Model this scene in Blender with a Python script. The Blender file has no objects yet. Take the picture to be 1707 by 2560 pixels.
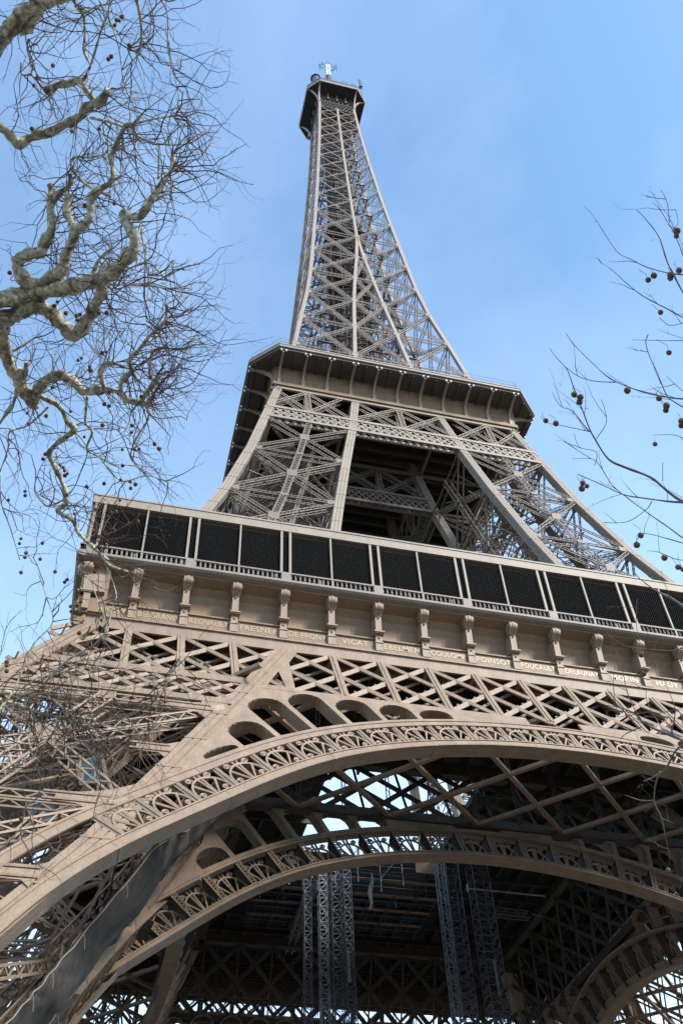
import bpy, math, random
from mathutils import Vector, Matrix, noise as mnoise
V = Vector
rad = math.radians
sc = bpy.context.scene
COL = sc.collection

# ------------------------------------------------------------------ camera
CAM = V((-30.3424, -90.0271, 1.6)); YAW, PITCH, ROLL, FPX = 0.2858, 0.8488, -0.0586, 2435.95
def cam_basis():
    F = V((math.sin(YAW)*math.cos(PITCH), math.cos(YAW)*math.cos(PITCH), math.sin(PITCH)))
    R = V((math.cos(YAW), -math.sin(YAW), 0)); U = R.cross(F)
    return (math.cos(ROLL)*R + math.sin(ROLL)*U, -math.sin(ROLL)*R + math.cos(ROLL)*U, F)
CR, CU, CF = cam_basis()
cd = bpy.data.cameras.new("camera"); cam = bpy.data.objects.new("camera", cd); COL.objects.link(cam)
cam.matrix_world = Matrix.Translation(CAM) @ Matrix((CR, CU, -CF)).transposed().to_4x4()
cd.sensor_fit = 'VERTICAL'; cd.sensor_height = 24; cd.sensor_width = 36; cd.lens = 24*FPX/2560
cd.clip_start = 0.1; cd.clip_end = 5000
sc.camera = cam

# ------------------------------------------------------------------ light
SUN_EL, SUN_AZ = rad(38), rad(140)          # azimuth clockwise from +y: the sun stands behind the camera, to its right
sdir = V((math.sin(SUN_AZ)*math.cos(SUN_EL), math.cos(SUN_AZ)*math.cos(SUN_EL), math.sin(SUN_EL)))
sl = bpy.data.lights.new("sun", 'SUN'); sl.energy = 3.6; sl.angle = rad(10); sl.color = (1.0, 0.93, 0.84)
so = bpy.data.objects.new("sun", sl); COL.objects.link(so); so.rotation_euler = sdir.to_track_quat('Z', 'Y').to_euler()
w = bpy.data.worlds.new("World"); sc.world = w; w.use_nodes = True
nt = w.node_tree; nd = nt.nodes; lk = nt.links
for n in list(nd): nd.remove(n)
out = nd.new('ShaderNodeOutputWorld'); bg = nd.new('ShaderNodeBackground'); sky = nd.new('ShaderNodeTexSky')
sky.sky_type = 'NISHITA'; sky.sun_disc = False; sky.sun_elevation = SUN_EL; sky.sun_rotation = SUN_AZ
sky.altitude = 50; sky.air_density = 1.0; sky.dust_density = 0.6; sky.ozone_density = 1.5
tc = nd.new('ShaderNodeTexCoord'); mp = nd.new('ShaderNodeMapping'); mp.inputs['Scale'].default_value = (1.5, 1.2, 1.6)
mp.inputs['Rotation'].default_value = (0.5, 0.3, 0.6)
no = nd.new('ShaderNodeTexNoise'); no.inputs['Scale'].default_value = 1.5; no.inputs['Detail'].default_value = 9; no.inputs['Roughness'].default_value = 0.55
no.inputs['Distortion'].default_value = 0.25
cr = nd.new('ShaderNodeMapRange'); cr.inputs['From Min'].default_value = 0.40; cr.inputs['From Max'].default_value = 0.78
cr.inputs['To Min'].default_value = 0.0; cr.inputs['To Max'].default_value = 0.15
mx = nd.new('ShaderNodeMix'); mx.data_type = 'RGBA'; mx.inputs['B'].default_value = (7.6, 9.4, 11.5, 1)
lk.new(tc.outputs['Generated'], mp.inputs['Vector']); lk.new(mp.outputs['Vector'], no.inputs['Vector'])
lk.new(no.outputs['Fac'], cr.inputs['Value']); lk.new(cr.outputs['Result'], mx.inputs['Factor'])
tn = nd.new('ShaderNodeMix'); tn.data_type = 'RGBA'; tn.blend_type = 'MULTIPLY'; tn.inputs['Factor'].default_value = 1; tn.inputs['B'].default_value = (1.33, 1.55, 1.53, 1)
lk.new(sky.outputs['Color'], tn.inputs['A']); sx = nd.new('ShaderNodeSeparateXYZ'); lk.new(tc.outputs['Generated'], sx.inputs['Vector'])
hz = nd.new('ShaderNodeMapRange'); hz.inputs['From Min'].default_value = 0.86; hz.inputs['From Max'].default_value = 0.25
hz.inputs['To Min'].default_value = 0.0; hz.inputs['To Max'].default_value = 0.75
hm = nd.new('ShaderNodeMix'); hm.data_type = 'RGBA'; hm.inputs['B'].default_value = (4.6, 6.3, 8.4, 1)
lk.new(sx.outputs['Z'], hz.inputs['Value']); lk.new(hz.outputs['Result'], hm.inputs['Factor'])
lk.new(tn.outputs['Result'], hm.inputs['A']); lk.new(hm.outputs['Result'], mx.inputs['A']); lk.new(mx.outputs['Result'], bg.inputs['Color'])
bg.inputs['Strength'].default_value = 0.15
lk.new(bg.outputs['Background'], out.inputs['Surface'])
sc.view_settings.view_transform = 'Standard'; sc.view_settings.look = 'None'
sc.view_settings.exposure = 0.75; sc.view_settings.gamma = 1
sc.cycles.max_bounces = 5; sc.cycles.diffuse_bounces = 1

# ------------------------------------------------------------------ materials
def mat(name, col, rough=0.55, var=0.12, scale=0.6, metal=0.0, stain=None, bump=0.0, streak=False):
    m = bpy.data.materials.new(name); m.use_nodes = True
    n = m.node_tree.nodes; l = m.node_tree.links; b = n['Principled BSDF']
    b.inputs['Roughness'].default_value = rough; b.inputs['Metallic'].default_value = metal
    tc = n.new('ShaderNodeTexCoord'); mp = n.new('ShaderNodeMapping')
    if streak: mp.inputs['Scale'].default_value = (1, 1, 0.25)
    l.new(tc.outputs['Object'], mp.inputs['Vector'])
    t = n.new('ShaderNodeTexNoise'); t.inputs['Scale'].default_value = scale; t.inputs['Detail'].default_value = 6
    l.new(mp.outputs['Vector'], t.inputs['Vector'])
    r = n.new('ShaderNodeValToRGB'); e = r.color_ramp.elements
    e[0].position = 0.3; e[1].position = 0.7
    e[0].color = (*[c*(1-var) for c in col], 1); e[1].color = (*[min(1, c*(1+var)) for c in col], 1)
    l.new(t.outputs['Fac'], r.inputs['Fac'])
    last = r.outputs['Color']
    if stain:
        t2 = n.new('ShaderNodeTexNoise'); t2.inputs['Scale'].default_value = 1.7; t2.inputs['Detail'].default_value = 8
        l.new(mp.outputs['Vector'], t2.inputs['Vector'])
        mr = n.new('ShaderNodeMapRange'); mr.inputs['From Min'].default_value = 0.60; mr.inputs['From Max'].default_value = 0.72
        mr.inputs['To Max'].default_value = 0.45
        l.new(t2.outputs['Fac'], mr.inputs['Value'])
        mm = n.new('ShaderNodeMix'); mm.data_type = 'RGBA'; mm.inputs['B'].default_value = (*stain, 1)
        l.new(mr.outputs['Result'], mm.inputs['Factor']); l.new(last, mm.inputs['A']); last = mm.outputs['Result']
    f3 = n.new('ShaderNodeTexNoise'); f3.inputs['Scale'].default_value = scale*7; f3.inputs['Detail'].default_value = 7; l.new(mp.outputs['Vector'], f3.inputs['Vector'])
    r3 = n.new('ShaderNodeMapRange'); r3.inputs['From Min'].default_value = 0.3; r3.inputs['From Max'].default_value = 0.7; r3.inputs['To Min'].default_value = 1-var*1.1; r3.inputs['To Max'].default_value = 1+var*0.7
    l.new(f3.outputs['Fac'], r3.inputs['Value'])
    m3 = n.new('ShaderNodeMix'); m3.data_type = 'RGBA'; m3.blend_type = 'MULTIPLY'; m3.inputs['Factor'].default_value = 1; l.new(last, m3.inputs['A']); l.new(r3.outputs['Result'], m3.inputs['B']); last = m3.outputs['Result']
    l.new(last, b.inputs['Base Color'])
    if bump:
        bp = n.new('ShaderNodeBump'); bp.inputs['Strength'].default_value = bump; bp.inputs['Distance'].default_value = 0.02
        l.new(t.outputs['Fac'], bp.inputs['Height']); l.new(bp.outputs['Normal'], b.inputs['Normal'])
    return m
M = dict(
    low=mat('paint_low', (0.242, 0.172, 0.114), 0.6, 0.16, 1.3, stain=(0.30, 0.20, 0.12), bump=0.15, streak=True),
    frieze=mat('paint_frieze_shaded', (0.195, 0.122, 0.066), 0.6, 0.09, 0.7, stain=(0.20, 0.15, 0.12), streak=True),  # tower paint made browner, with the shade of the cove in its colour
    mid=mat('paint_middle', (0.25, 0.204, 0.158), 0.6, 0.09, 0.6, streak=True),
    gallery=mat('paint_gallery', (0.20, 0.166, 0.135), 0.6, 0.1, 0.8),
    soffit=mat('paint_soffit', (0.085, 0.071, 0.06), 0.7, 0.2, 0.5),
    bare=mat('bare_twigs', (0.10, 0.075, 0.06), 0.9, 0.3, 0.5),
    topf=mat('paint_top_front', (0.235, 0.19, 0.156), 0.6, 0.12, 0.5),
    midb=mat('paint_middle_bracing', (0.165, 0.132, 0.102), 0.6, 0.12, 0.6),
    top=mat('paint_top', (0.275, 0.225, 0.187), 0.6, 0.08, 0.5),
    topb=mat('paint_top_shaded', (0.095, 0.075, 0.063), 0.6, 0.15, 0.5),  # top paint darkened: shade inside the shaft put into the colour
    inner=mat('paint_inside_shaded', (0.05, 0.04, 0.031), 0.7, 0.15, 0.5),  # same tower paint, darkened to stand for shade under the deck
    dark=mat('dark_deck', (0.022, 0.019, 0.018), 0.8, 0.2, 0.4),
    darkrail=mat('dark_steel', (0.05, 0.05, 0.055), 0.5, 0.2, 1.0),
    wire=mat('wire_mesh', (0.012, 0.0115, 0.011), 0.95, 0.1, 1.0),
    gold=mat('gold_letters', (0.36, 0.28, 0.17), 0.45, 0.06, 1.5),
    bulb=mat('lamp_glass', (0.62, 0.63, 0.58), 0.25, 0.1, 2.0),
    steel=mat('galvanised_steel', (0.12, 0.14, 0.16), 0.4, 0.2, 1.0, metal=0.4),
    steelb=mat('bright_galvanised_steel', (0.26, 0.29, 0.32), 0.35, 0.15, 1.0, metal=0.4),
    net=mat('dark_net', (0.036, 0.031, 0.026), 0.9, 0.45, 1.6, bump=0.4),
    pale=mat('pale_sheet', (0.10, 0.105, 0.10), 0.8, 0.2, 0.5),
    blue=mat('blue_glass', (0.05, 0.13, 0.2), 0.15, 0.3, 0.8),
    red=mat('red_paint', (0.50, 0.05, 0.03), 0.5, 0.2, 0.8),
    white=mat('white_fibreglass', (0.80, 0.82, 0.84), 0.4, 0.04, 0.5),
    wood=mat('plank', (0.25, 0.16, 0.10), 0.8, 0.2, 1.0),
    ground=mat('gravel', (0.13, 0.113, 0.09), 0.95, 0.15, 0.4),
    ball=mat('seed_ball_brown', (0.16, 0.085, 0.04), 0.95, 0.35, 60, bump=1.0),
    twig=mat('twig_bark', (0.15, 0.105, 0.08), 0.8, 0.3, 3.0),
    stone=mat('stone', (0.42, 0.38, 0.32), 0.9, 0.1, 0.5),
)
def bark():
    m = bpy.data.materials.new('plane_bark'); m.use_nodes = True
    n = m.node_tree.nodes; l = m.node_tree.links; b = n['Principled BSDF']; b.inputs['Roughness'].default_value = 0.85
    tc = n.new('ShaderNodeTexCoord')
    v = n.new('ShaderNodeTexNoise'); v.inputs['Scale'].default_value = 6.5; v.inputs['Detail'].default_value = 3; v.inputs['Distortion'].default_value = 0.8
    l.new(tc.outputs['Object'], v.inputs['Vector'])
    r = n.new('ShaderNodeValToRGB'); cr = r.color_ramp; cr.interpolation = 'LINEAR'
    cr.elements[0].position = 0.30; cr.elements[0].color = (0.10, 0.075, 0.055, 1)
    cr.elements[1].position = 0.72; cr.elements[1].color = (0.43, 0.41, 0.32, 1)
    for p, c in ((0.40, (0.17, 0.15, 0.10, 1)), (0.44, (0.27, 0.265, 0.185, 1)), (0.52, (0.33, 0.325, 0.24, 1)), (0.56, (0.25, 0.23, 0.165, 1)), (0.63, (0.36, 0.35, 0.26, 1))):
        e = cr.elements.new(p); e.color = c
    for e in (cr.elements if False else []): e.color = (min(1, e.color[0]*1.12), min(1, e.color[1]*1.09), min(1, e.color[2]*1.05), 1)
    l.new(v.outputs['Fac'], r.inputs['Fac'])
    f = n.new('ShaderNodeTexNoise'); f.inputs['Scale'].default_value = 24; f.inputs['Detail'].default_value = 6
    l.new(tc.outputs['Object'], f.inputs['Vector'])
    mm = n.new('ShaderNodeMix'); mm.data_type = 'RGBA'; mm.blend_type = 'MULTIPLY'; mm.inputs['Factor'].default_value = 0.5
    l.new(r.outputs['Color'], mm.inputs['A'])
    fr = n.new('ShaderNodeMapRange'); fr.inputs['From Min'].default_value = 0.32; fr.inputs['From Max'].default_value = 0.68; fr.inputs['To Min'].default_value = 0.6; fr.inputs['To Max'].default_value = 2.1
    l.new(f.outputs['Fac'], fr.inputs['Value']); l.new(fr.outputs['Result'], mm.inputs['B']); mm.inputs['Factor'].default_value = 1
    l.new(mm.outputs['Result'], b.inputs['Base Color'])
    bp = n.new('ShaderNodeBump'); bp.inputs['Strength'].default_value = 0.7; bp.inputs['Distance'].default_value = 0.02
    ad = n.new('ShaderNodeMath'); ad.operation = 'ADD'; l.new(v.outputs['Fac'], ad.inputs[0]); l.new(f.outputs['Fac'], ad.inputs[1])
    l.new(ad.outputs[0], bp.inputs['Height']); l.new(bp.outputs['Normal'], b.inputs['Normal'])
    return m
M['bark'] = bark()
M['bark_dark'] = mat('dark_twig_bark', (0.14, 0.12, 0.11), 0.85, 0.3, 9, bump=0.5)

# ------------------------------------------------------------------ mesh helpers
class MB:
    def __init__(s): s.v = []; s.f = []
    def hexa(s, c):
        i = len(s.v); s.v += [tuple(p) for p in c]
        s.f += [(i, i+3, i+2, i+1), (i+4, i+5, i+6, i+7), (i, i+1, i+5, i+4), (i+1, i+2, i+6, i+5), (i+2, i+3, i+7, i+6), (i+3, i, i+4, i+7)]
    def bx(s, x0, x1, y0, y1, z0, z1):
        s.hexa([(x0, y0, z0), (x1, y0, z0), (x1, y1, z0), (x0, y1, z0), (x0, y0, z1), (x1, y0, z1), (x1, y1, z1), (x0, y1, z1)])
    def bar(s, p, q, w, t, n=V((0, -1, 0))):       # w across in the face, t along the face normal n
        p = V(p); q = V(q); d = q-p
        if d.length < 1e-6: return
        d.normalize(); a = d.cross(n)
        if a.length < 1e-4: a = d.cross(V((0.3, 1, 0.2)))
        a.normalize(); b = d.cross(a).normalized(); a *= w/2; b *= t/2
        s.hexa([p-a-b, p+a-b, p+a+b, p-a+b, q-a-b, q+a-b, q+a+b, q-a+b])
    def truss(s, p, q, n, w, cw=0.09, step=None, dep=0.0, lw=None, t=0.1, x=False):
        p = V(p); q = V(q); d = q-p; L = d.length
        if L < 0.2: return
        d.normalize(); n = V(n).normalized(); n = (n-d*n.dot(d)).normalized(); a = d.cross(n).normalized()*(w/2-cw/2)
        step = step or w; lw = lw or cw*0.7; k = max(1, round(L/step))
        for o in ([V((0, 0, 0))] if not dep else [V((0, 0, 0)), -n*dep]):
            s.bar(p+a+o, q+a+o, cw, t, n); s.bar(p-a+o, q-a+o, cw, t, n)
            for i in range(k):
                u = p+d*(L*i/k)+o; v2 = p+d*(L*(i+1)/k)+o
                sg = 1 if i % 2 else -1
                s.bar(u+a*sg, v2-a*sg, lw, t*0.6, n)
                if x: s.bar(u-a*sg+n*0.01, v2+a*sg+n*0.01, lw, t*0.6, n)
    def ribbon(s, pts, w, t, n):
        n = V(n).normalized(); P = [V(p) for p in pts]; m = len(P); i0 = len(s.v)
        for i, p in enumerate(P):
            d = (P[min(i+1, m-1)]-P[max(i-1, 0)]).normalized(); a = d.cross(n).normalized()*(w[i] if isinstance(w, list) else w)/2; b = n*t/2
            s.v += [tuple(p-a-b), tuple(p+a-b), tuple(p+a+b), tuple(p-a+b)]
        for i in range(m-1):
            j = i0+4*i
            for k in range(4): s.f.append((j+k, j+(k+1) % 4, j+4+(k+1) % 4, j+4+k))
        s.f += [(i0, i0+3, i0+2, i0+1), (i0+4*m-4, i0+4*m-3, i0+4*m-2, i0+4*m-1)]
    def column(s, zs, c, wx, wy):                  # upright box column, centre c(z) -> (x,y)
        i0 = len(s.v)
        for z in zs:
            x, y = c(z); s.v += [(x-wx/2, y-wy/2, z), (x+wx/2, y-wy/2, z), (x+wx/2, y+wy/2, z), (x-wx/2, y+wy/2, z)]
        for i in range(len(zs)-1):
            j = i0+4*i
            for k in range(4): s.f.append((j+k, j+(k+1) % 4, j+4+(k+1) % 4, j+4+k))
        k = i0+4*len(zs)-4; s.f += [(i0, i0+3, i0+2, i0+1), (k, k+1, k+2, k+3)]
    def extrude(s, prof, x0, x1, ax=None):         # profile in (y,z), extruded along x
        i0 = len(s.v); m = len(prof)
        for x in (x0, x1):
            for y, z in prof: s.v.append((x, y, z))
        for i in range(m): s.f.append((i0+i, i0+(i+1) % m, i0+m+(i+1) % m, i0+m+i))
        s.f += [tuple(range(i0+m-1, i0-1, -1)), tuple(range(i0+m, i0+2*m))]
    def tube(s, P, R, k=6):
        P = [V(p) for p in P]; m = len(P); i0 = len(s.v); ref = V((0.31, 0.17, 0.93))
        for i, p in enumerate(P):
            d = (P[min(i+1, m-1)]-P[max(i-1, 0)])
            if d.length < 1e-9: d = V((0, 0, 1))
            d.normalize(); a = ref-d*ref.dot(d)
            if a.length < 0.05: a = V((1, 0, 0))-d*d.x
            a.normalize(); ref = a; b = d.cross(a); r = R[i] if isinstance(R, (list, tuple)) else R
            for j in range(k):
                t = 2*math.pi*j/k; s.v.append(tuple(p+a*(r*math.cos(t))+b*(r*math.sin(t))))
        for i in range(m-1):
            for j in range(k): s.f.append((i0+i*k+j, i0+i*k+(j+1) % k, i0+(i+1)*k+(j+1) % k, i0+(i+1)*k+j))
        s.f += [tuple(range(i0+k-1, i0-1, -1)), tuple(range(i0+(m-1)*k, i0+m*k))]
    def cyl(s, x, y, z0, z1, r, k=12, r2=None): s.tube([(x, y, z0), (x, y, z1)], [r, r2 if r2 is not None else r], k)
    def build(s, name, m, parent=None, smooth=False):
        me = bpy.data.meshes.new(name); me.from_pydata(s.v, [], s.f); me.materials.append(M[m] if isinstance(m, str) else m)
        if smooth: me.polygons.foreach_set('use_smooth', [True]*len(me.polygons))
        me.update(); return link(bpy.data.objects.new(name, me), parent)
def link(o, parent=None):
    COL.objects.link(o)
    if parent: o.parent = parent
    return o
def empty(name, loc=(0, 0, 0)):
    o = bpy.data.objects.new(name, None); o.location = loc; return link(o)
def tag(o, label=None, cat=None, group=None, kind=None):
    if label: o['label'] = label
    if cat: o['category'] = cat
    if group: o['group'] = group
    if kind: o['kind'] = kind
    return o
def copy_part(o, rot):
    c = o.copy(); link(c, o.parent); c.rotation_euler = (0, 0, rot)
    if 'label' in c: del c['label']
    for ch in list(o.children):
        d = ch.copy(); link(d, c)
    return c
def ring(o, back=0.0):
    r = [copy_part(o, rad(90*k)) for k in (1, 2, 3)]; r[1].location.z = back; return r
def lerp(xs, ys):
    def f(z):
        if z <= xs[0]: return ys[0]+(ys[1]-ys[0])*(z-xs[0])/(xs[1]-xs[0])
        for i in range(len(xs)-1):
            if z <= xs[i+1]: return ys[i]+(ys[i+1]-ys[i])*(z-xs[i])/(xs[i+1]-xs[i])
        return ys[-1]
    return f
H = lerp([0, 42.5, 50, 57.6, 74.2, 81, 92.7, 111, 116, 128.7, 134, 140, 151, 162, 180.7, 192, 205, 218, 235, 248, 258, 268, 276],
         [62.45, 38.4, 34.5, 31.2, 26, 23.9, 21, 17.3, 16.4, 14.05, 13.4, 12.65, 11.2, 10.15, 8.95, 8.25, 7.5, 6.85, 6.05, 5.55, 5.25, 4.95, 4.8])
LI = lambda z: 22.8+0.465*(44.08-z)                # lower leg: outer edge of the inner column
UI = lerp([57.6, 74.2, 81.4, 92, 102, 111, 116], [15.4, 12.3, 11.05, 9.2, 7.4, 6.1, 5.3])   # upper leg: inner column centre
SI = lerp([116, 129, 139.7, 151, 161.4, 171.3, 181.5, 300], [5.3, 4.35, 3.55, 2.7, 1.75, 0.75, 0.0, 0.0])
BAY = 3.847

# ================================================================== THE SETTING
g = MB(); g.v = [(-900, -900, 0), (900, -900, 0), (900, 900, 0), (-900, 900, 0)]; g.f = [(0, 1, 2, 3)]
tag(g.build('ground', 'ground'), kind='structure')

rw = random.Random(5); wd_ = MB()  # trees out of view, added to cut low skylight under the tower
def wood(cx, cy, h):
    for _ in range(26):
        a = rw.uniform(0, 6.28); t = rw.random(); r = 5.5*math.sqrt(rw.random()); z = h*(0.3+0.62*rw.random())
        c = V((cx+r*math.cos(a), cy+r*math.sin(a), z)); e = 1.7
        q = [c+V((rw.uniform(-e, e), rw.uniform(-e, e), rw.uniform(-e, e))) for _ in range(4)]
        i = len(wd_.v); wd_.v += [tuple(p) for p in q]; wd_.f += [(i, i+1, i+2), (i, i+2, i+3), (i, i+3, i+1), (i+1, i+3, i+2)]
    wd_.cyl(cx, cy, 0, h*0.6, 0.45, 6, 0.2)
for k in range(150):
    a = 6.2832*k/150; R0 = 112+rw.uniform(-8, 8)
    x, y = R0*math.sin(a)*1.05, R0*math.cos(a)*1.15
    if y < -60 and abs(x+30) < 70: y = -150+rw.uniform(-8, 8)
    wood(x, y, rw.uniform(17, 23)); wood(x*1.12, y*1.12, rw.uniform(18, 24))
tag(wd_.build('skylight_screen_woods', 'bare'), 'unseen bare winter park trees, added around the tower to block low skylight', 'woods', kind='stuff')

# ================================================================== THE TOWER
T = tag(empty('iron_tower'), 'tall brown wrought iron lattice tower with arches and two galleries, filling the frame', 'tower')

# ---- legs -----------------------------------------------------------------
def plate(mb, c, w, h, n, t=0.12):
    c = V(c); mb.bar(c-V((0, 0, h/2)), c+V((0, 0, h/2)), w, t, n)
def face_panels(mb, fa, fb, zs, n, w, cw, step, dep, mid=True, horiz=True, midw=0.7, t=0.1):
    n = V(n)
    for i in range(len(zs)-1):
        z0, z1 = zs[i], zs[i+1]; a0, b0, a1, b1 = fa(z0), fb(z0), fa(z1), fb(z1)
        mb.truss(a0, b1, n, w, cw, step, dep, t=t); mb.truss(b0, a1, n, w, cw, step, dep, t=t)
        if horiz: mb.truss(a1, b1, n, w*0.8, cw*0.8, step, dep, t=t)
        c = (a0+b0+a1+b1)/4
        if mid:
            m0, m1 = (a0+b0)/2, (a1+b1)/2
            mb.truss(m0+n*0.05, m1+n*0.05, n, midw, cw*1.2, midw*0.9, dep, t=t, x=True)
            plate(mb, c+n*0.12, midw*1.5, midw*1.3, n); plate(mb, m1+n*0.12, midw*1.1, midw*0.5, n)
        for p, sg in ((a0, 1), (b0, 1), (a1, -1), (b1, -1)):       # gusset plates at the corners
            q = p+(c-p)*0.085; mb.bar(p+n*0.04, q+n*0.04, w*1.35, 0.06, n)
        if horiz:
            for p, o in ((a1, b1), (b1, a1)): mb.bar(p+n*0.06, p+(o-p)*0.11+n*0.06, w*1.3, 0.05, n)
def make_leg(name, zs0, ho, hi, wo, wi, matb, matc, w, cw, step, dep, mid, midw, zc):
    A = lambda z: V((-ho(z), -ho(z), z)); B = lambda z: V((-hi(z), -ho(z), z))
    C = lambda z: V((-hi(z), -hi(z), z)); D = lambda z: V((-ho(z), -hi(z), z))
    mb = MB(); e = wo/2; zs = zs0[:-1] if name == 'lower_leg' else zs0
    face_panels(mb, lambda z: A(z)+V((0, -e+.1, 0)), lambda z: B(z)+V((0, -e+.1, 0)), zs, (0, -1, 0), w, cw, step, dep, mid, True, midw)
    face_panels(mb, lambda z: A(z)+V((-e+.1, 0, 0)), lambda z: D(z)+V((-e+.1, 0, 0)), zs, (-1, 0, 0), w, cw, step, dep, mid, True, midw)
    face_panels(mb, lambda z: C(z)+V((e-.1, 0, 0)), lambda z: B(z)+V((e-.1, 0, 0)), zs, (1, 0, 0), w, cw, step, dep, mid, True, midw)
    face_panels(mb, lambda z: C(z)+V((0, e-.1, 0)), lambda z: D(z)+V((0, e-.1, 0)), zs, (0, 1, 0), w, cw, step, dep, mid, True, midw)
    zs = zs0
    for z in zs[1:]:                                               # plan bracing
        mb.truss(A(z), C(z), (0, 0, -1), w*0.8, cw, step*1.6); mb.truss(B(z), D(z), (0, 0, -1), w*0.8, cw, step*1.6)
    for z0, z1 in zip(zs[:-1], zs[1:]):                            # struts inside the leg
        m0, m1 = (A(z0)+C(z0))/2, (A(z1)+C(z1))/2
        mb.truss(m0, m1, (0, -1, 0), w*1.2, cw, step*1.6, w)
        for P in (A, B, C, D): mb.bar(P(z0), m1, cw*1.6, cw*1.6)
        for P, Q in ((A, B), (B, C), (C, D), (D, A)): mb.bar((P(z0)+Q(z0))/2, m1, cw*1.6, cw*1.6)
    leg = mb.build(name, matb, T)
    for P in (A, B, C, D):
        cb = MB(); cb.column(zc, lambda z: (P(z).x, P(z).y), wi-0.12, wi-0.12)
        for o in (-0.35, 0, 0.35):                     # cover plates with narrow grooves between them
            cb.column(zc, lambda z: (P(z).x+o*wi, P(z).y), wi*0.28, wi+0.10)
            cb.column(zc, lambda z: (P(z).x, P(z).y+o*wi), wi+0.10, wi*0.28)
        z = 2.0
        while z < zc[-1]:
            if z > zc[0]: cb.column([z, z+0.14], lambda q: (P(q).x, P(q).y), wi+0.15, wi+0.15)
            z += 3.4
        cb.build('column', matc, leg)
    tr = MB(); n = 34; z0, z1 = zs0[0], zs0[-1]              # inclined lift track, stairs and ties inside the leg
    Cc = lambda z: (A(z)+C(z))/2
    Wd = lambda z: (B(z)-A(z)).length*0.20
    for i in range(n):
        za, zb = z0+(z1-z0)*i/n, z0+(z1-z0)*(i+1)/n
        for s in (-1, 1):
            d = V((Wd(za), -Wd(za), 0))*s*0.7; d2 = V((Wd(zb), -Wd(zb), 0))*s*0.7
            tr.bar(Cc(za)+d, Cc(zb)+d2, 0.32, 0.4, V((-1, -1, 1))); tr.bar(Cc(za)+d+V((0, 0, 1.3)), Cc(zb)+d2+V((0, 0, 1.3)), 0.14, 0.14)
            tr.bar(Cc(za)+d, Cc(zb)+d2+V((0, 0, 1.3)), 0.1, 0.1); tr.bar(Cc(zb)+d2, Cc(za)+d+V((0, 0, 1.3)), 0.1, 0.1)
        d = V((Wd(za), -Wd(za), 0))*0.7
        tr.bar(Cc(za)-d, Cc(za)+d, 0.14, 0.2); tr.bar(Cc(za)-d, Cc(zb)+d, 0.1, 0.1)
        q = V((-1.0, 1.0, 0)) if i % 2 else V((1.0, -1.0, 0)); e_ = V((-2.2, -2.2, 0.4))
        tr.bar(Cc(za)+e_-q*1.4, Cc(zb)+e_+q*1.4, 0.7, 0.1, V((0, 0, 1))); tr.bar(Cc(za)+e_-q*1.4+V((0, 0, 1)), Cc(zb)+e_+q*1.4+V((0, 0, 1)), 0.06, 0.06)
        for P, Q in ((A, B), (A, D), (B, C), (D, C)):
            if i % 3 == 0: tr.bar((P(za)*.72+Q(za)*.28), Cc(zb), 0.12, 0.12); tr.bar((P(za)*.28+Q(za)*.72), Cc(zb), 0.12, 0.12)
    tr.build('lift_track', matb, leg)
    return leg
zl = [0, 6.5, 17.6, 28.8, 40.2, 51.0]
lo = make_leg('lower_leg', zl, lambda z: H(z)-0.75, lambda z: LI(z)-0.72+0.1*max(0, min(7, 26-z)), 1.5, 1.4, 'low', 'low', 0.62, 0.12, 0.75, 0.9, True, 1.0, [0, 19, 22.5, 26, 42.5, 51.2])
def prism(mb, P_, n, t):
    n = V(n)*t/2; i = len(mb.v); m = len(P_); mb.v += [tuple(V(p)-n) for p in P_]+[tuple(V(p)+n) for p in P_]
    mb.f += [tuple(range(i+m-1, i-1, -1)), tuple(range(i+m, i+2*m))]+[(i+k, i+(k+1) % m, i+m+(k+1) % m, i+m+k) for k in range(m)]
for z, a, h_ in ((34.4, 1.6, 0.9), (28.8, 2.4, 1.7), (23.0, 1.6, 0.9), (17.6, 2.6, 1.8), (39.9, 2.2, 1.3)):
    Y_ = lambda q: -(H(q)+0.04)
    for side in (0, 1):
        gs = MB()
        e = (lambda q: -LI(q)+0.02) if side == 0 else (lambda q: -H(q)+1.48)
        sg = -1 if side == 0 else 1
        pts = [(e(z+h_), z+h_), (e(z+h_*.5)+sg*a*.35, z+h_*.55), (e(z)+sg*a*.8, z+.5), (e(z)+sg*a*1.25, z+.42), (e(z)+sg*a*1.25, z-.42), (e(z)+sg*a*.8, z-.5), (e(z-h_*.5)+sg*a*.35, z-h_*.55), (e(z-h_), z-h_)]
        prism(gs, [(x, Y_(q), q) for x, q in pts], (0, 1, 0), 0.08)
        gs.bar((e(z)+sg*.1, Y_(z+.3)-.08, z+.3), (e(z)+sg*a*1.5, Y_(z+.3)-.08, z+.3), .1, .12); gs.bar((e(z)+sg*.1, Y_(z-.3)-.08, z-.3), (e(z)+sg*a*1.5, Y_(z-.3)-.08, z-.3), .1, .12)
        gs.build('gusset_plate', 'low', lo)
tag(lo, 'left leg of the tower, bare branches in front'); ring(lo)
zu = [57.6, 70.0, 81.4, 92.6, 101.9]
uo = make_leg('upper_leg', zu, lambda z: H(z)-0.5, UI, 1.0, 1.0, 'midb', 'mid', 0.46, 0.085, 0.5, 0.75, True, 0.78, [57.6, 74.2, 81, 92.3, 102, 111, 115.4])
ring(uo)
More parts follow.
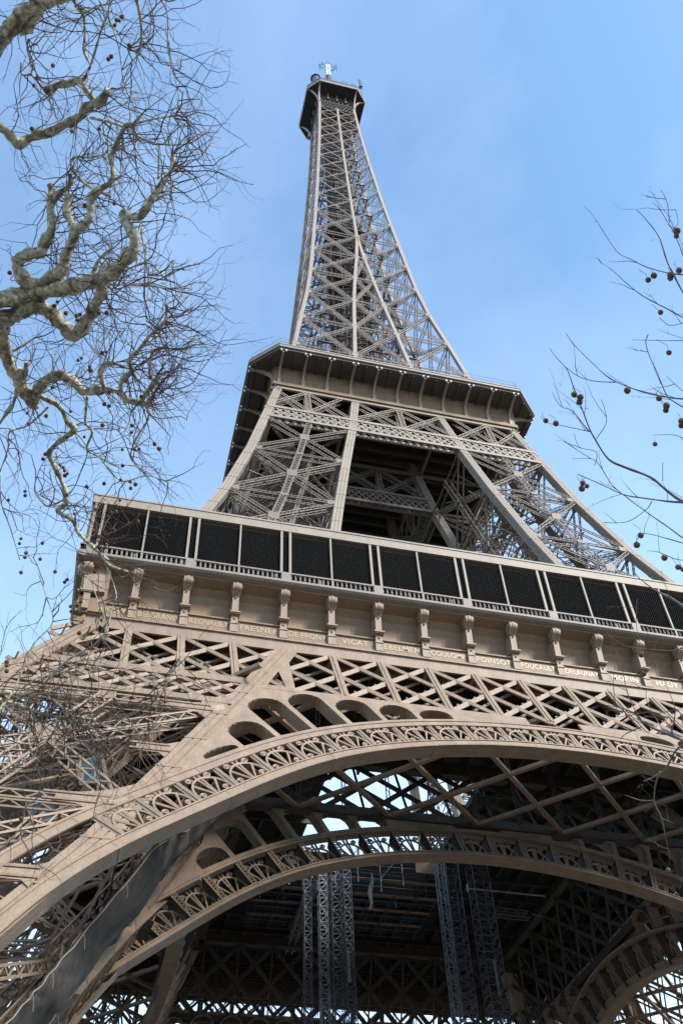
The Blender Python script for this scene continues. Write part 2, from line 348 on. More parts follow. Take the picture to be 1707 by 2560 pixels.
# pedestals
for sx in (-1, 1):
    for sy in (-1, 1):
        for (a, b) in ((61.7, 61.7), (42, 61.7), (61.7, 42), (42, 42)):
            p = MB(); p.hexa([(sx*a-3, sy*b-3, -1), (sx*a+3, sy*b-3, -1), (sx*a+3, sy*b+3, -1), (sx*a-3, sy*b+3, -1), (sx*a-1.6, sy*b-1.6, 2), (sx*a+1.6, sy*b-1.6, 2), (sx*a+1.6, sy*b+1.6, 2), (sx*a-1.6, sy*b+1.6, 2)])
            p.build('pedestal', 'stone', T)

# ---- first level girders ----------------------------------------------------
def lattice(mb, x0, x1, z0, z1, yf, pitch, bw, t, off=0.0, both=True, up=0.0, phase=0.0, span=1):
    """flat bars crossing between two chords on the face y = -yf(z); bars rise over span*pitch"""
    N = V((0, -1, 0))
    def P(x, z): return V((x, -(yf(z)+off), z))
    dx = pitch*span; k0 = math.floor((x0-dx-phase)/pitch)
    for k in range(k0, k0+int((x1-x0)/pitch)+2*span+4):
        for sg in (1, -1):
            xa = phase+k*pitch; xb = xa+dx*sg
            pa, pb = xa, xb; za, zb = z0, z1
            # clip to [x0,x1]
            if max(pa, pb) <= x0 or min(pa, pb) >= x1: continue
            def zx(x): return z0+(z1-z0)*(x-xa)/(xb-xa)
            if pa < x0: za = zx(x0); pa = x0
            if pa > x1: za = zx(x1); pa = x1
            if pb < x0: zb = zx(x0); pb = x0
            if pb > x1: zb = zx(x1); pb = x1
            if abs(pa-pb) < 0.05: continue
            o = 0.03 if sg > 0 else -0.03
            mb.bar(P(pa, za)-N*o, P(pb, zb)-N*o, bw*(1+up if sg > 0 else 1), t, N)
def bulbs(mb, p, q, step, n, r=0.075):
    p = V(p); q = V(q); L = (q-p).length; k = int(L/step)
    for i in range(k):
        c = p+(q-p)*((i+0.5)/k)
        i0 = len(mb.v); mb.v += [tuple(c+V(d)*r) for d in ((1, 0, 0), (-1, 0, 0), (0, 1, 0), (0, -1, 0), (0, 0, 1), (0, 0, -1))]
        mb.f += [(i0, i0+2, i0+4), (i0+2, i0+1, i0+4), (i0+1, i0+3, i0+4), (i0+3, i0, i0+4), (i0+2, i0, i0+5), (i0+1, i0+2, i0+5), (i0+3, i0+1, i0+5), (i0, i0+3, i0+5)]
N0 = V((0, -1, 0))
F = lambda x, z, off=0.0: V((x, -(H(z)+off), z))
LC = lambda z: LI(z)                                # |x| of the column's outer edge
gd = MB()
ga, gb = 44.15, 50.5
xl = lambda z: H(z)-0.4
for k in range(-9, 10):                             # upright posts
    x = k*BAY
    if abs(x) > 34 or 18.5 < abs(x) < 22.5: continue
    gd.bar(F(x, ga, -.06), F(x, gb, -.06), 0.55, 0.14, N0); gd.bar(F(x, ga, .03), F(x, gb, .03), 0.12, 0.1, N0)
for off, bw in ((-0.14, 0.31), (-1.75, 0.17)):
    lattice(gd, -36.2, 36.2, ga-0.2, gb+0.1, H, BAY, bw, 0.12, off, up=0.2, span=2)
    for s in (-1, 1):
        xa, xb = sorted((s*23.2, s*38.2))
        lattice(gd, xa, xb, 41.2, 44.2, H, BAY*0.5, bw*0.9, 0.12, off, span=2)
gd.bar(F(-34.4, 50.9, .06), F(34.4, 50.9, .06), 1.0, 0.2, N0)
gd.bar(F(-34.4, 50.9, -1.2), F(34.4, 50.9, -1.2), 1.0, 0.2, N0)
gd.bx(-34.6, 34.6, -34.42, -34.0, 51.36, 51.498)
for s in (-1, 1):
    gd.bar(F(s*22.4, 44.4, .05), F(s*37.0, 44.4, .05), 0.5, 0.2, N0)
    gd.bar(F(s*23.6, 41.0, .05), F(s*39.0, 41.0, .05), 0.4, 0.35, N0)
    gd.bar(F(s*22.4, 44.4, -1.2), F(s*37.0, 44.4, -1.2), 0.4, 0.2, N0)
    gd.bar(F(s*23.6, 41.0, -1.2), F(s*39.0, 41.0, -1.2), 0.4, 0.35, N0)
for k in range(-9, 9):
    x = k*BAY
    for zz in (43.9, 50.3): gd.bar(F(x, zz), F(x, zz, -1.2), 0.1, 0.3, V((1, 0, 0)))
girder = gd.build('lattice_girder', 'low', T); 
bb = MB()
for k in range(-9, 9):
    x = k*BAY
    if 17 < abs(x+BAY/2) < 23: continue
    for a, b2 in ((x, x+2*BAY), (x+2*BAY, x)):
        if abs(x+2*BAY) > 35 or 17 < abs(x+2*BAY) < 23: continue
        d = V((0, 0.3, 0.28)); bulbs(bb, F(a, ga)+d, F(b2, gb)+d, 0.75, N0, 0.1)
bb2 = bb.build('lamps', 'bulb', girder); tag(bb2, kind='stuff')
ring(girder, 2.2)
# frieze support beams behind: the gallery floor underside
# ---- arches -----------------------------------------------------------------
def curve_plate(loops, t, mapf, name, m, parent):
    cu = bpy.data.curves.new(name, 'CURVE'); cu.dimensions = '2D'; cu.fill_mode = 'BOTH'; cu.extrude = t/2
    for lp in loops:
        sp = cu.splines.new('POLY'); sp.points.add(len(lp)-1); sp.use_cyclic_u = True
        for i, (x, y) in enumerate(lp): sp.points[i].co = (x, y, 0, 1)
    o = bpy.data.objects.new('tmp', cu); me = bpy.data.meshes.new_from_object(o)
    for v in me.vertices: v.co = mapf(v.co.x, v.co.y, v.co.z)
    bpy.data.objects.remove(o); me.name = name; me.materials.clear(); me.materials.append(M[m]); me.update()
    return link(bpy.data.objects.new(name, me), parent)
STEP = 0.0683; A0 = 0.0158
def make_arch(yf, zc, Ri, Ro, ztop, colx, depth, mname, amax, openings=True, dense=False, rim=0.72, so=0.0, dv=0.34):
    """yf(z) is the face, arch circle centre (0,zc)"""
    def P(a, r, off=0.0):
        x = r*math.sin(a); z = zc+r*math.cos(a)-1.05*math.exp(-((abs(a)-0.74)/0.2)**2); return V((x, -(yf(z)+off), z))
    NN = 120
    an = [-amax+2*amax*i/NN for i in range(NN+1)]
    mb = MB()
    def band(r0, r1, o0, o1):
        i0 = len(mb.v)
        for a in an: mb.v += [tuple(P(a, r0, o0)), tuple(P(a, r1, o0)), tuple(P(a, r1, o1)), tuple(P(a, r0, o1))]
        for i in range(NN):
            j = i0+4*i
            for k in range(4): mb.f.append((j+k, j+(k+1) % 4, j+4+(k+1) % 4, j+4+k))
        k = i0+4*NN; mb.f += [(i0, i0+3, i0+2, i0+1), (k, k+1, k+2, k+3)]
    band(Ri, Ri+0.16, 0.16, -depth); band(Ri+0.05, Ri+rim, 0.10, -0.04); band(Ri+0.05, Ri+0.6, -depth+0.1, -depth+0.02)
    band(Ro-rim, Ro, 0.10, -0.04); band(Ro-0.14, Ro+0.02, 0.16, -depth*0.9)
    band(Ri+rim-.12, Ri+rim-.02, 0.17, 0.08); band(Ri+0.06, Ri+0.15, 0.17, 0.08); band(Ro-rim+.02, Ro-rim+.1, 0.16, 0.08)
    # straight tails running down beside the column
    for s in (-1, 1):
        for r, wd in ((Ri+0.36, 0.7), (Ro-0.36, 0.7)):
            p = P(s*amax, r, 0.03); mb.bar(p, P(s*amax, r, 0.03)+V((s*9.0, -9.6, -17.0)), wd, 0.15, N0)
    seam = -amax+0.03
    while seam < amax:
        mb.bar(P(seam, Ri-0.012, 0.16), P(seam, Ri-0.012, -depth), 0.12, 0.02, V((math.sin(seam), 0, math.cos(seam))))
        mb.bar(P(seam, Ri+.16, 0.11), P(seam, Ri+.6, 0.11), 0.07, 0.03, N0); mb.bar(P(seam, Ro-.6, 0.11), P(seam, Ro-.1, 0.11), 0.07, 0.03, N0); seam += STEP*3
    arch = mb.build('arch', mname, T)
    # scrollwork panels
    sw = MB(); amx = min(amax, 1.0)
    ks = range(int((-amx-A0)/STEP)+1, int((amx-A0)/STEP)+1)
    h0, h1 = Ri+rim-.1, Ro-rim+.1; hh = h1-h0; hw = STEP*(h0+h1)/4-0.18
    for k in ks:
        a = A0+k*STEP
        p, q = P(a, h0, so), P(a, h1, so); sw.bar(p, q, dv, 0.14, N0); sw.bar(p+N0*.07, q+N0*.07, 0.07, 0.1, N0)
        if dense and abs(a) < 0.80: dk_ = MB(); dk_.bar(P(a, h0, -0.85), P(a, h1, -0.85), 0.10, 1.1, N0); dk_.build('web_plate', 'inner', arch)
        if dense and abs(a) < 0.86: sw.truss(P(a, h0, 0.02), P(a, h1, 0.02), N0, 0.42, 0.07, 0.3, x=True)
        ac = a+STEP/2
        def L(u, v, off=0.0):                       # local panel coordinates in metres
            r = h0+v; return P(ac+u/((h0+h1)/2), r, off+so)
        rb = []
        for i in range(13):
            t = math.pi*i/12; rb.append(L(-hw*1.0*math.cos(t), (hh*0.80)*math.sin(t)**0.85 if 0 < i < 12 else 0))
        sw.ribbon(rb, 0.11, 0.14, N0)
        for u1, v1 in ((-hw*0.62, hh*0.62), (-0.14, hh*0.98), (0.16, hh*0.98), (hw*0.66, hh*0.6)):
            sw.ribbon([L(u1*0.12, 0.0), L(u1, v1)], [0.08, 0.13], 0.12, N0)
        for sx in (-1, 1):
            for cx, cy, r0, dr in ((sx*hw*0.56, hh*0.84, 0.21, 1), (sx*hw*0.68, hh*0.16, 0.19, -1)):
                sp = []
                for i in range(13):
                    t = i/12*2.6*math.pi; r = r0*(1-0.72*i/12)
                    sp.append(L(cx-sx*r*math.cos(t)*dr, cy+r*math.sin(t)))
                sp.insert(0, L(cx-sx*dr*r0*1.1, cy-r0*0.9*(1 if dr > 0 else -1)*0.8))
                sw.ribbon(sp, 0.085, 0.12, N0)
    sw.build('scrollwork', mname, arch)

    # spandrel plate with round-topped openings
    def mapf(x, y, z): return V((x, -(yf(y))+z, y))
    for s in (-1, 1):
        outer = []
        aS = 0.0 if s > 0 else 0.0
        # from crown side along ring top to column, then up the column and back along the girder
        loop = []
        rr = Ro-0.05
        amin = math.asin(min(0.99, 0.06))
        xs_a = 0.0
        # where the ring passes the column inner edge
        a_end = 0.3
        while a_end < 1.2 and rr*math.sin(a_end) < colx(zc+rr*math.cos(a_end))-1.2: a_end += 0.005
        a_st = math.acos(min(1, (ztop-0.35-zc)/rr)) if (ztop-0.35-zc) < rr else 0.05
        n = 40
        for i in range(n+1):
            a = a_st+(a_end-a_st)*i/n; loop.append((s*rr*math.sin(a), zc+rr*math.cos(a)-1.05*math.exp(-((abs(a)-0.74)/0.2)**2)))
        xe, ze = rr*math.sin(a_end), zc+rr*math.cos(a_end)
        loop.append((s*(colx(ztop)-1.2), ztop)); loop.append((s*rr*math.sin(a_st), ztop))
        holes = []
        if openings:
            kk = [k for k in range(-16, 16)]
            for k in kk:
                a1 = A0+k*STEP; a2 = a1+STEP
                if s < 0: a1, a2 = -a2, -a1
                if a1 < 0.13: continue
                g0 = 0.19/rr
                l1, l2 = a1+g0, a2-g0; rb0 = rr+0.30
                am = (l1+l2)/2
                # highest allowed radius at am
                rt = rb0
                while True:
                    x = (rt+0.1)*math.sin(am); z = zc+(rt+0.1)*math.cos(am)
                    if z > ztop-0.55 or x > colx(z)-1.2-0.75 or rt > rb0+8: break
                    rt += 0.1
                if rt-rb0 < 0.35: continue
                wd = (l2-l1)*rr/2; cap = min(wd*0.9, (rt-rb0)*0.6)
                hp = [(rb0, l1), (rb0, l2)]
                for i in range(0, 9):
                    t = math.pi*i/8; hp.append((rt-cap+cap*math.sin(t), am+(l2-l1)/2*math.cos(t)))
                holes.append([(s*r*math.sin(a), zc+r*math.cos(a)-1.05*math.exp(-((abs(a)-0.74)/0.2)**2)) for r, a in hp])
        curve_plate([loop]+holes, 0.14, mapf, 'spandrel_plate', mname, arch)
        # webs behind each bar between openings
        wb = MB()
        for hp in holes:
            for i in range(len(hp)):
                p, q = hp[i], hp[(i+1) % len(hp)]
                if i == 0: continue
                wb.bar(V((p[0], -yf(p[1])+0.55, p[1])), V((q[0], -yf(q[1])+0.55, q[1])), 1.0, 0.06, V((q[1]-p[1], 0, -(q[0]-p[0]))) if False else V((-(q[1]-p[1]), 0, (q[0]-p[0]))))
            if depth < 3:
                pass
        if wb.v: wb.build('spandrel_web', mname, arch)
    return arch
ao = make_arch(H, 2.1, 37.75, 41.0, 44.1, lambda z: LI(z)+0.15, 1.25, 'low', 1.13)
tag(ao, 'front arch with scrollwork'); ring(ao)
HI = lambda z: LI(z)-0.2 if z < 60 else LI(60)
HI2 = lambda z: {True: LI(z)-0.9, False: LI(z)-0.9}[True]
ai = make_arch(HI2, 3.55, 37.85, 41.0, 46.0, lambda z: LI(z)+0.15, 1.25, 'inner_low' if 'inner_low' in M else 'low', 1.05, dense=True, rim=0.42, so=-0.8, dv=0.1)
ring(ai)

for s in (-1, 1):                                    # corner plate with a triangular opening beside the column
    lp = [(-21.5, 43.7), (-19.0, 43.7), (-19.0, 48.3), (-18.1, 50.4), (-18.6, 50.4)]; ho_ = [(-19.95, 46.6), (-20.95, 44.3), (-19.65, 44.3)]
    o = curve_plate([[(x*-s, z) for x, z in lp], [(x*-s, z) for x, z in ho_]], 0.12, lambda x, y, z: V((x, -(H(y)+0.03)+z, y)), 'corner_plate', 'low', T); ring(o)
# inner girders round the void, z 45..52
ig = MB()
for k in range(-4, 5): ig.bar((k*BAY+BAY*0.5, -HI2(45.4), 45.4), (k*BAY+BAY*0.5, -HI2(52), 52), 0.16, 0.2, N0)
lattice(ig, -20.3, 20.3, 45.4, 52.2, HI2, BAY, 0.42, 0.16, 0, span=2, phase=BAY/2)
ig.bar((-20.5, -HI2(45.3), 45.3), (20.5, -HI2(45.3), 45.3), 0.75, 0.9, N0)
ig.bar((-20.5, -HI2(52.6), 52.6), (20.5, -HI2(52.6), 52.6), 0.9, 0.9, N0)
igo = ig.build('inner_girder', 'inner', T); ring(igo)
# plan bracing between the outer and inner girders at z 45, with hangers up to the floor
pb = MB()
for k in range(-5, 6):
    x = k*BAY*2
    for s in (-1, 1):
        a, b = V((x, -21.6, 45.2)), V((x+s*15.4, -36.9, 45.0))
        if abs(b.x) > 24:
            f = (24-abs(x))/max(1e-3, (abs(b.x)-abs(x))) if abs(x) < 24 else 0
            if f <= 0.05: continue
            b = a+(b-a)*f
        pb.bar(a, b, 0.34, 0.3, V((0, 0, 1)))
pbo = pb.build('plan_bracing', 'low', T); ring(pbo); pb = MB()
for k in range(-4, 5):
    for y in (-21.8, -29.2):
        x = k*BAY+(0 if y == -29.2 else 0)
        if k % 2 == 0 or y != -29.2: pb.truss((k*BAY*1.0, y, 45.2), (k*BAY*1.0, y, 52.5), (0, -1, 0), 0.36, 0.06, 0.4)
for y in (-25.4, -29.3, -33.2): pb.truss((-20, y, 52.6), (20, y, 52.6), (0, -1, 0), 1.1, 0.12, 1.0)
pbo = pb.build('floor_hanger', 'inner', T); ring(pbo)

# ---- first floor deck -------------------------------------------------------
dk = MB()
VX0, VX1, VY = -10.0, 5.5, 12.5
for (x0, x1, y0, y1) in ((-34.2, 34.2, -34.2, -VY), (-34.2, 34.2, VY, 34.2), (-34.2, VX0, -VY, VY), (VX1, 34.2, -VY, VY)):
    dk.bx(x0+.001, x1-.001, y0, y1, 56.0, 56.7)
fl = dk.build('first_floor', 'dark', T)
jb = MB()
for i in range(-13, 14):
    v = i*2.5
    if VX0-0.5 < v < VX1+0.5:
        jb.bx(v-0.12, v+0.12, -32.4, -VY, 55.1, 55.99); jb.bx(v-0.12, v+0.12, VY, 32.4, 55.1, 55.99)
    else: jb.bx(v-0.12, v+0.12, -32.4, 32.4, 55.1, 55.99)
for i in range(-8, 9):
    v = i*4.0
    if abs(v) < VY:
        jb.bx(-32.4, VX0, v-0.1, v+0.1, 54.6, 55.09); jb.bx(VX1, 32.4, v-0.1, v+0.1, 54.6, 55.09)
    else: jb.bx(-32.4, 32.4, v-0.1, v+0.1, 54.6, 55.09)
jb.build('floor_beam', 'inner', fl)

# ---- name frieze --------------------------------------------------------------
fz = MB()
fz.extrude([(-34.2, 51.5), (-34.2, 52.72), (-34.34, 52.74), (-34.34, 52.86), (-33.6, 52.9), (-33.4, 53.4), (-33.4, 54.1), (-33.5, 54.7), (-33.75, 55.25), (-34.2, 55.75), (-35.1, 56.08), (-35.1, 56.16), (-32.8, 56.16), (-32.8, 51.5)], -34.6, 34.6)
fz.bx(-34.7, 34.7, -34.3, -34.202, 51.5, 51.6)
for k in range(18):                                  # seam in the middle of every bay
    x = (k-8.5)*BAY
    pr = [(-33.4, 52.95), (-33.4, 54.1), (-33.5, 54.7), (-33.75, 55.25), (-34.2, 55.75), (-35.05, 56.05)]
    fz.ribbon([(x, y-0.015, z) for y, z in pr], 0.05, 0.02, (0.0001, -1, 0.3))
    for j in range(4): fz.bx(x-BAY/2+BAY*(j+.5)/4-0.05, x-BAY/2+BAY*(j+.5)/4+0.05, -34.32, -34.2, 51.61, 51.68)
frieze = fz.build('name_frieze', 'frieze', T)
tag(frieze, 'cove frieze with gold names')
def bracket_mesh():
    b = MB()
    b.bx(-.30, .30, -34.46, -34.0, 51.52, 52.30); b.bx(-.33, .33, -34.52, -34.0, 52.30, 52.42)
    b.bx(-.26, .26, -34.48, -34.0, 52.42, 53.12); b.bx(-.36, .36, -34.74, -33.9, 53.12, 53.2); b.bx(-.41, .41, -34.82, -33.0, 53.2, 53.32)
    b.hexa([(-.25, -34.6, 53.32), (.25, -34.6, 53.32), (.25, -33.0, 53.32), (-.25, -33.0, 53.32), (-.25, -34.75, 55.1), (.25, -34.75, 55.1), (.25, -33.2, 55.1), (-.25, -33.2, 55.1)])
    b.tube([(0, -34.58, 52.72), (0, -34.46, 52.8)], [0.03, 0.14], 8)
    pr = []
    for i in range(12):
        t = math.pi*(-0.45+1.35*i/11); pr.append((-35.05-0.33*math.cos(t), 55.62+0.40*math.sin(t)))
    pr += [(-34.4, 56.1), (-34.3, 55.1), (-34.75, 54.95)]
    b.extrude(pr, -.12, .12)
    for sx in (-.24, .24):
        b.extrude([(y+0.04*(1 if y < -34.8 else 0), z-0.03) for y, z in pr], sx-.10, sx+.10)
    for sx in (-.36, .36):
        b.extrude([((y+34.9)*0.7-34.9+0.1, (z-55.6)*0.6+55.62) for y, z in pr], sx-.06, sx+.06)
    for i, (dx, z) in enumerate(((0, 54.65), (-.12, 54.85), (.12, 54.85), (0, 54.95), (-.2, 55.0), (.2, 55.0))):
        b.tube([(dx, -34.82, z), (dx*1.1, -34.7, z+0.18)], [0.06, 0.1], 6)
    return b
br = bracket_mesh().build('console_bracket', 'low', frieze); br.location.x = -8.99*BAY
for k in range(1, 18):
    c = br.copy(); link(c, frieze); c.location.x = (k-9)*BAY
cb = br.copy(); link(cb, frieze); cb.location.x = 8.99*BAY
ring(frieze, 2.2)
names = ["CAUCHY", "BELGRAND", "REGNAULT", "FRESNEL", "DE PRONY", "VICAT", "EBELMEN", "COULOMB", "POINSOT", "FOUCAULT", "DELAUNAY", "MORIN", "HAÜY", "COMBES", "THENARD", "ARAGO", "POISSON", "MONGE"]
for k, nm in enumerate(names):
    fc = bpy.data.curves.new('t', 'FONT'); fc.body = nm; fc.size = 0.74; fc.extrude = 0.012; fc.space_character = 1.08; fc.align_x = 'CENTER'; fc.align_y = 'CENTER'; fc.offset = 0.008; fc.resolution_u = 3
    o = bpy.data.objects.new('t', fc); me = bpy.data.meshes.new_from_object(o); bpy.data.objects.remove(o)
    me.materials.clear(); me.materials.append(M['gold']); me.name = 'gold_lettering'
    xs = [v.co.x for v in me.vertices]; wd = max(xs)-min(xs); sx = min(1.0, 3.02/wd)
    for v in me.vertices: v.co = V((v.co.x*sx*0.98, -v.co.z, v.co.y))
    t = link(bpy.data.objects.new('gold_lettering', me), frieze); t.location = ((k-8.5)*BAY, -34.214, 52.2)

# ---- first floor gallery (balustrade, posts, mesh, roof beam) -----------------
gl = MB()
gl.extrude([(-35.1, 56.2), (-35.45, 56.3), (-35.62, 56.45), (-35.62, 56.62), (-35.5, 56.8), (-34.9, 56.8), (-34.9, 56.2)], -35.6, 35.6)
gl.bx(-35.5, 35.5, -35.46, -35.22, 57.52, 57.66)
nb = 18*10
for i in range(nb+1):
    x = -34.6+69.2*i/nb
    m = i % 5
    if i % 10 == 0: gl.bx(x-.09, x+.09, -35.44, -35.24, 56.8, 57.52)
    else: gl.tube([(x, -35.34, 56.8), (x, -35.34, 56.98), (x, -35.34, 57.15), (x, -35.34, 57.3), (x, -35.34, 57.4), (x, -35.34, 57.52)], [.085, .055, .115, .06, .045, .085], 6)
for k in range(0, 19, 2): gl.bx((k-9)*BAY-.38, (k-9)*BAY+.38, -35.5, -35.2, 56.8, 57.6)
gal = gl.build('balustrade', 'gallery', T)
def post(x, w, y=-35.2):
    p = MB(); p.bx(-w/2, w/2, y-.1, y+.1, 57.6, 62.75); o = p.build('post', 'mid', gal); o.location.x = x; return o
for k in range(0, 19):
    x = (k-9)*BAY
    if k % 2 == 0:
        post(x-0.36, 0.2); post(x+0.36, 0.2)
    else: post(x, 0.14)
for k in range(18):
    o = post((k-8.0)*BAY-0.55, 0.14, -33.6); o.scale = (1, 1, 0.42); o.location.z = 33.0
rb = MB(); rb.bx(-35.3, 35.3, -35.34, -34.7, 62.7, 63.8); rb.bx(-35.36, 35.36, -35.4, -34.7, 63.55, 63.7)
ro = rb.build('roof_beam', 'mid', gal)
ms = MB(); dx = 0.21
i = 0; x = -35.0
while x < 35.0+5.2:
    for sg in (1, -1):
        xa, xb = x, x-sg*3.0
        if sg < 0: xa, xb = x-5.2, x-5.2+3.0
        z0, z1 = 57.7, 62.7
        a = V((xa, -35.1, z0)); b = V((xb, -35.1, z1))
        lo_, hi_ = -35.0, 35.0
        if min(xa, xb) > hi_ or max(xa, xb) < lo_: continue
        def cl(p, q):
            if p.x < lo_: p = p+(q-p)*((lo_-p.x)/(q.x-p.x))
            if p.x > hi_: p = p+(q-p)*((hi_-p.x)/(q.x-p.x))
            return p
        a, b = cl(a, b), cl(b, a)
        if (a-b).length > 0.1: ms.bar(a, b, 0.017, 0.02, N0)
    x += dx
ms.build('wire_mesh', 'wire', gal)
pv = MB(); pv.bx(-30, 30, -30.2, -30.0, 56.7, 63.0); pv.bx(-34.6, 34.6, -34.69, -28.0, 63.1, 63.5)
pv.build('gallery_ceiling', 'dark', gal)
ring(gal)

# ---- second level: lattice belt, cross bays and gallery -----------------------
def belt(yf, mname, inner=False):
    b = MB()
    cx = [H(103)-0.5, UI(103)]
    spans = ((-cx[0], -cx[1]), (-cx[1], cx[1]), (cx[1], cx[0]))
    for i, (a, c) in enumerate(spans):
        if inner and i != 1: continue
        lattice(b, a, c, 102.0, 104.7, yf, 1.02, 0.24, 0.08, -0.05, span=2)
        lattice(b, a, c, 102.0, 104.7, yf, 1.02, 0.15, 0.08, -0.8, span=2)
        for zz in (101.9, 104.8):
            b.bar(V((a, -yf(zz)-0.02, zz)), V((c, -yf(zz)-0.02, zz)), 0.42, 0.25, N0)
            b.bar(V((a, -yf(zz)+0.8, zz)), V((c, -yf(zz)+0.8, zz)), 0.42, 0.25, N0)
        a1, c1 = (a+c)/2-(c-a)/2*1.0, c
        m = (a+c)/2; P = lambda x, z: V((x, -yf(z), z))
        at, ct = m+(a-m)*0.86, m+(c-m)*0.86
        b.truss(P(m, 105.0), P(m, 111.3), N0, 0.75, 0.1, 0.6, 0.7, x=True)
        for (p, q) in ((P(a, 105.1), P(m, 111.2)), (P(m, 105.1), P(at, 111.2)), (P(c, 105.1), P(m, 111.2)), (P(m, 105.1), P(ct, 111.2))):
            b.truss(p, q, N0, 0.5, 0.09, 0.5, 0.7)
    b.bar(V((-17, -yf(111.3), 111.3)), V((17, -yf(111.3), 111.3)), 0.5, 0.3, N0)
    return b.build('lattice_belt', mname, T)
ring(belt(H, 'mid'))
ring(belt(lambda z: UI(z)+0.45, 'midb', True))
cv = MB()
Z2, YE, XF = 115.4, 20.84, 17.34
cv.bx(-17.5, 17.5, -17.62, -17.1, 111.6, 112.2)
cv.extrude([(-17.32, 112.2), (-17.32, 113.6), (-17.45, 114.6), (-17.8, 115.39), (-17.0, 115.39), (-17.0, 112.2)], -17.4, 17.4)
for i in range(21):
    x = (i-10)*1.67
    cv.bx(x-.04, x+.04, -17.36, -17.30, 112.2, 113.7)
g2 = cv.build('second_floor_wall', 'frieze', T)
for i in range(11):
    x = (i-5)*3.345; b = MB()
    pr = [(-17.3, 112.25), (-17.52, 112.25), (-17.52, 113.6)]
    for j in range(9):
        t = j/8*math.pi/2; pr.append((-20.55+3.0*math.cos(t), 113.75+1.3*math.sin(t)))
    pr += [(-20.55, 115.38), (-17.3, 115.38)]
    b.extrude(pr, -.15, .15); b.bx(-.24, .24, -17.6, -17.3, 113.4, 113.55); b.bx(-.23, .23, -17.57, -17.3, 112.25, 113.4)
    o = b.build('rib_bracket', 'mid', g2); o.location.x = x
    for s in (-1, 1):
        p = MB(); p.cyl(s*0.33, -20.72, 115.15, 115.39, 0.13, 8); q = p.build('lamp', 'white', g2); q.location.x = x
cr2 = MB(); pr = []                                            # corner ribs on the chamfer
for j in range(9):
    t = j/8*math.pi/2; pr.append((-17.4-1.6*(1-math.cos(t))*1.0, 113.2+2.15*math.sin(t)))
ring(g2)
def octo(mb, hy, hx, z0, z1):
    P = [(-hx, -hy), (hx, -hy), (hy, -hx), (hy, hx), (hx, hy), (-hx, hy), (-hy, hx), (-hy, -hx)]
    i = len(mb.v); mb.v += [(x, y, z0) for x, y in P]+[(x, y, z1) for x, y in P]
    mb.f += [tuple(range(i+7, i-1, -1)), tuple(range(i+8, i+16))]+[(i+k, i+(k+1) % 8, i+8+(k+1) % 8, i+8+k) for k in range(8)]
d2 = MB(); octo(d2, YE-0.1, XF-0.04, Z2, 115.9)
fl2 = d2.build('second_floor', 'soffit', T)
jj = MB()
for i in range(-12, 13):
    v = i*1.67
    a = min(20.4, 17.2+20.6-abs(v)) if abs(v) > 17.2 else 20.5
    jj.bx(v-.07, v+.07, -a, a, 115.1, 115.399)
for i in range(-8, 9): jj.bx(-16.2, 16.2, i*2-.1, i*2+.1, 113.4, 115.099)
jj.build('floor_beam', 'soffit', fl2)
e2 = MB(); P8 = [(-XF, -YE), (XF, -YE), (YE, -XF), (YE, XF), (XF, YE), (-XF, YE), (-YE, XF), (-YE, -XF)]
for k in range(8):
    a, b = P8[k], P8[(k+1) % 8]; n = V(((a[0]+b[0])/2, (a[1]+b[1])/2, 0)).normalized()
    e2.bar((*a, 115.95), (*b, 115.95), 0.35, 0.3, n); e2.bar(V((*a, 116.5)), V((*b, 116.5)), 0.16, 0.2, n)
    e2.bar((*a, 116.25), (*b, 116.25), 0.4, 0.06, n)
e2.build('edge_fascia', 'mid', fl2)
e3 = MB()
for k in range(8):
    a, b = V((*P8[k], 0))*0.985, V((*P8[(k+1) % 8], 0))*0.985; n = V((a+b)/2).normalized(); L = (b-a).length; m = max(2, int(L/1.6))
    for i in range(m+1):
        p = a+(b-a)*i/m; e3.bar(p+V((0, 0, 116.5)), p+V((0, 0, 118.5)), 0.05, 0.05, n)
    for z in (117.2, 117.7, 118.5): e3.bar(a+V((0, 0, z)), b+V((0, 0, z)), 0.04, 0.04, n)
e3.build('railing', 'mid', fl2)
e4 = MB()                                            # low roofs and kiosks on the second floor
e4.bx(-13, -5.5, -15.2, -14.6, 118, 120.6); e4.bx(-13.4, 13.4, -16.4, -15.9, 116.5, 117.4); e4.bx(-12, 12, 13.5, 15, 116.5, 121)
e4.extrude([(-16.2, 120.3), (-14.2, 122.4), (-12.2, 120.3)], -6.4, -3.0)
e4.build('kiosk', 'midb', fl2)

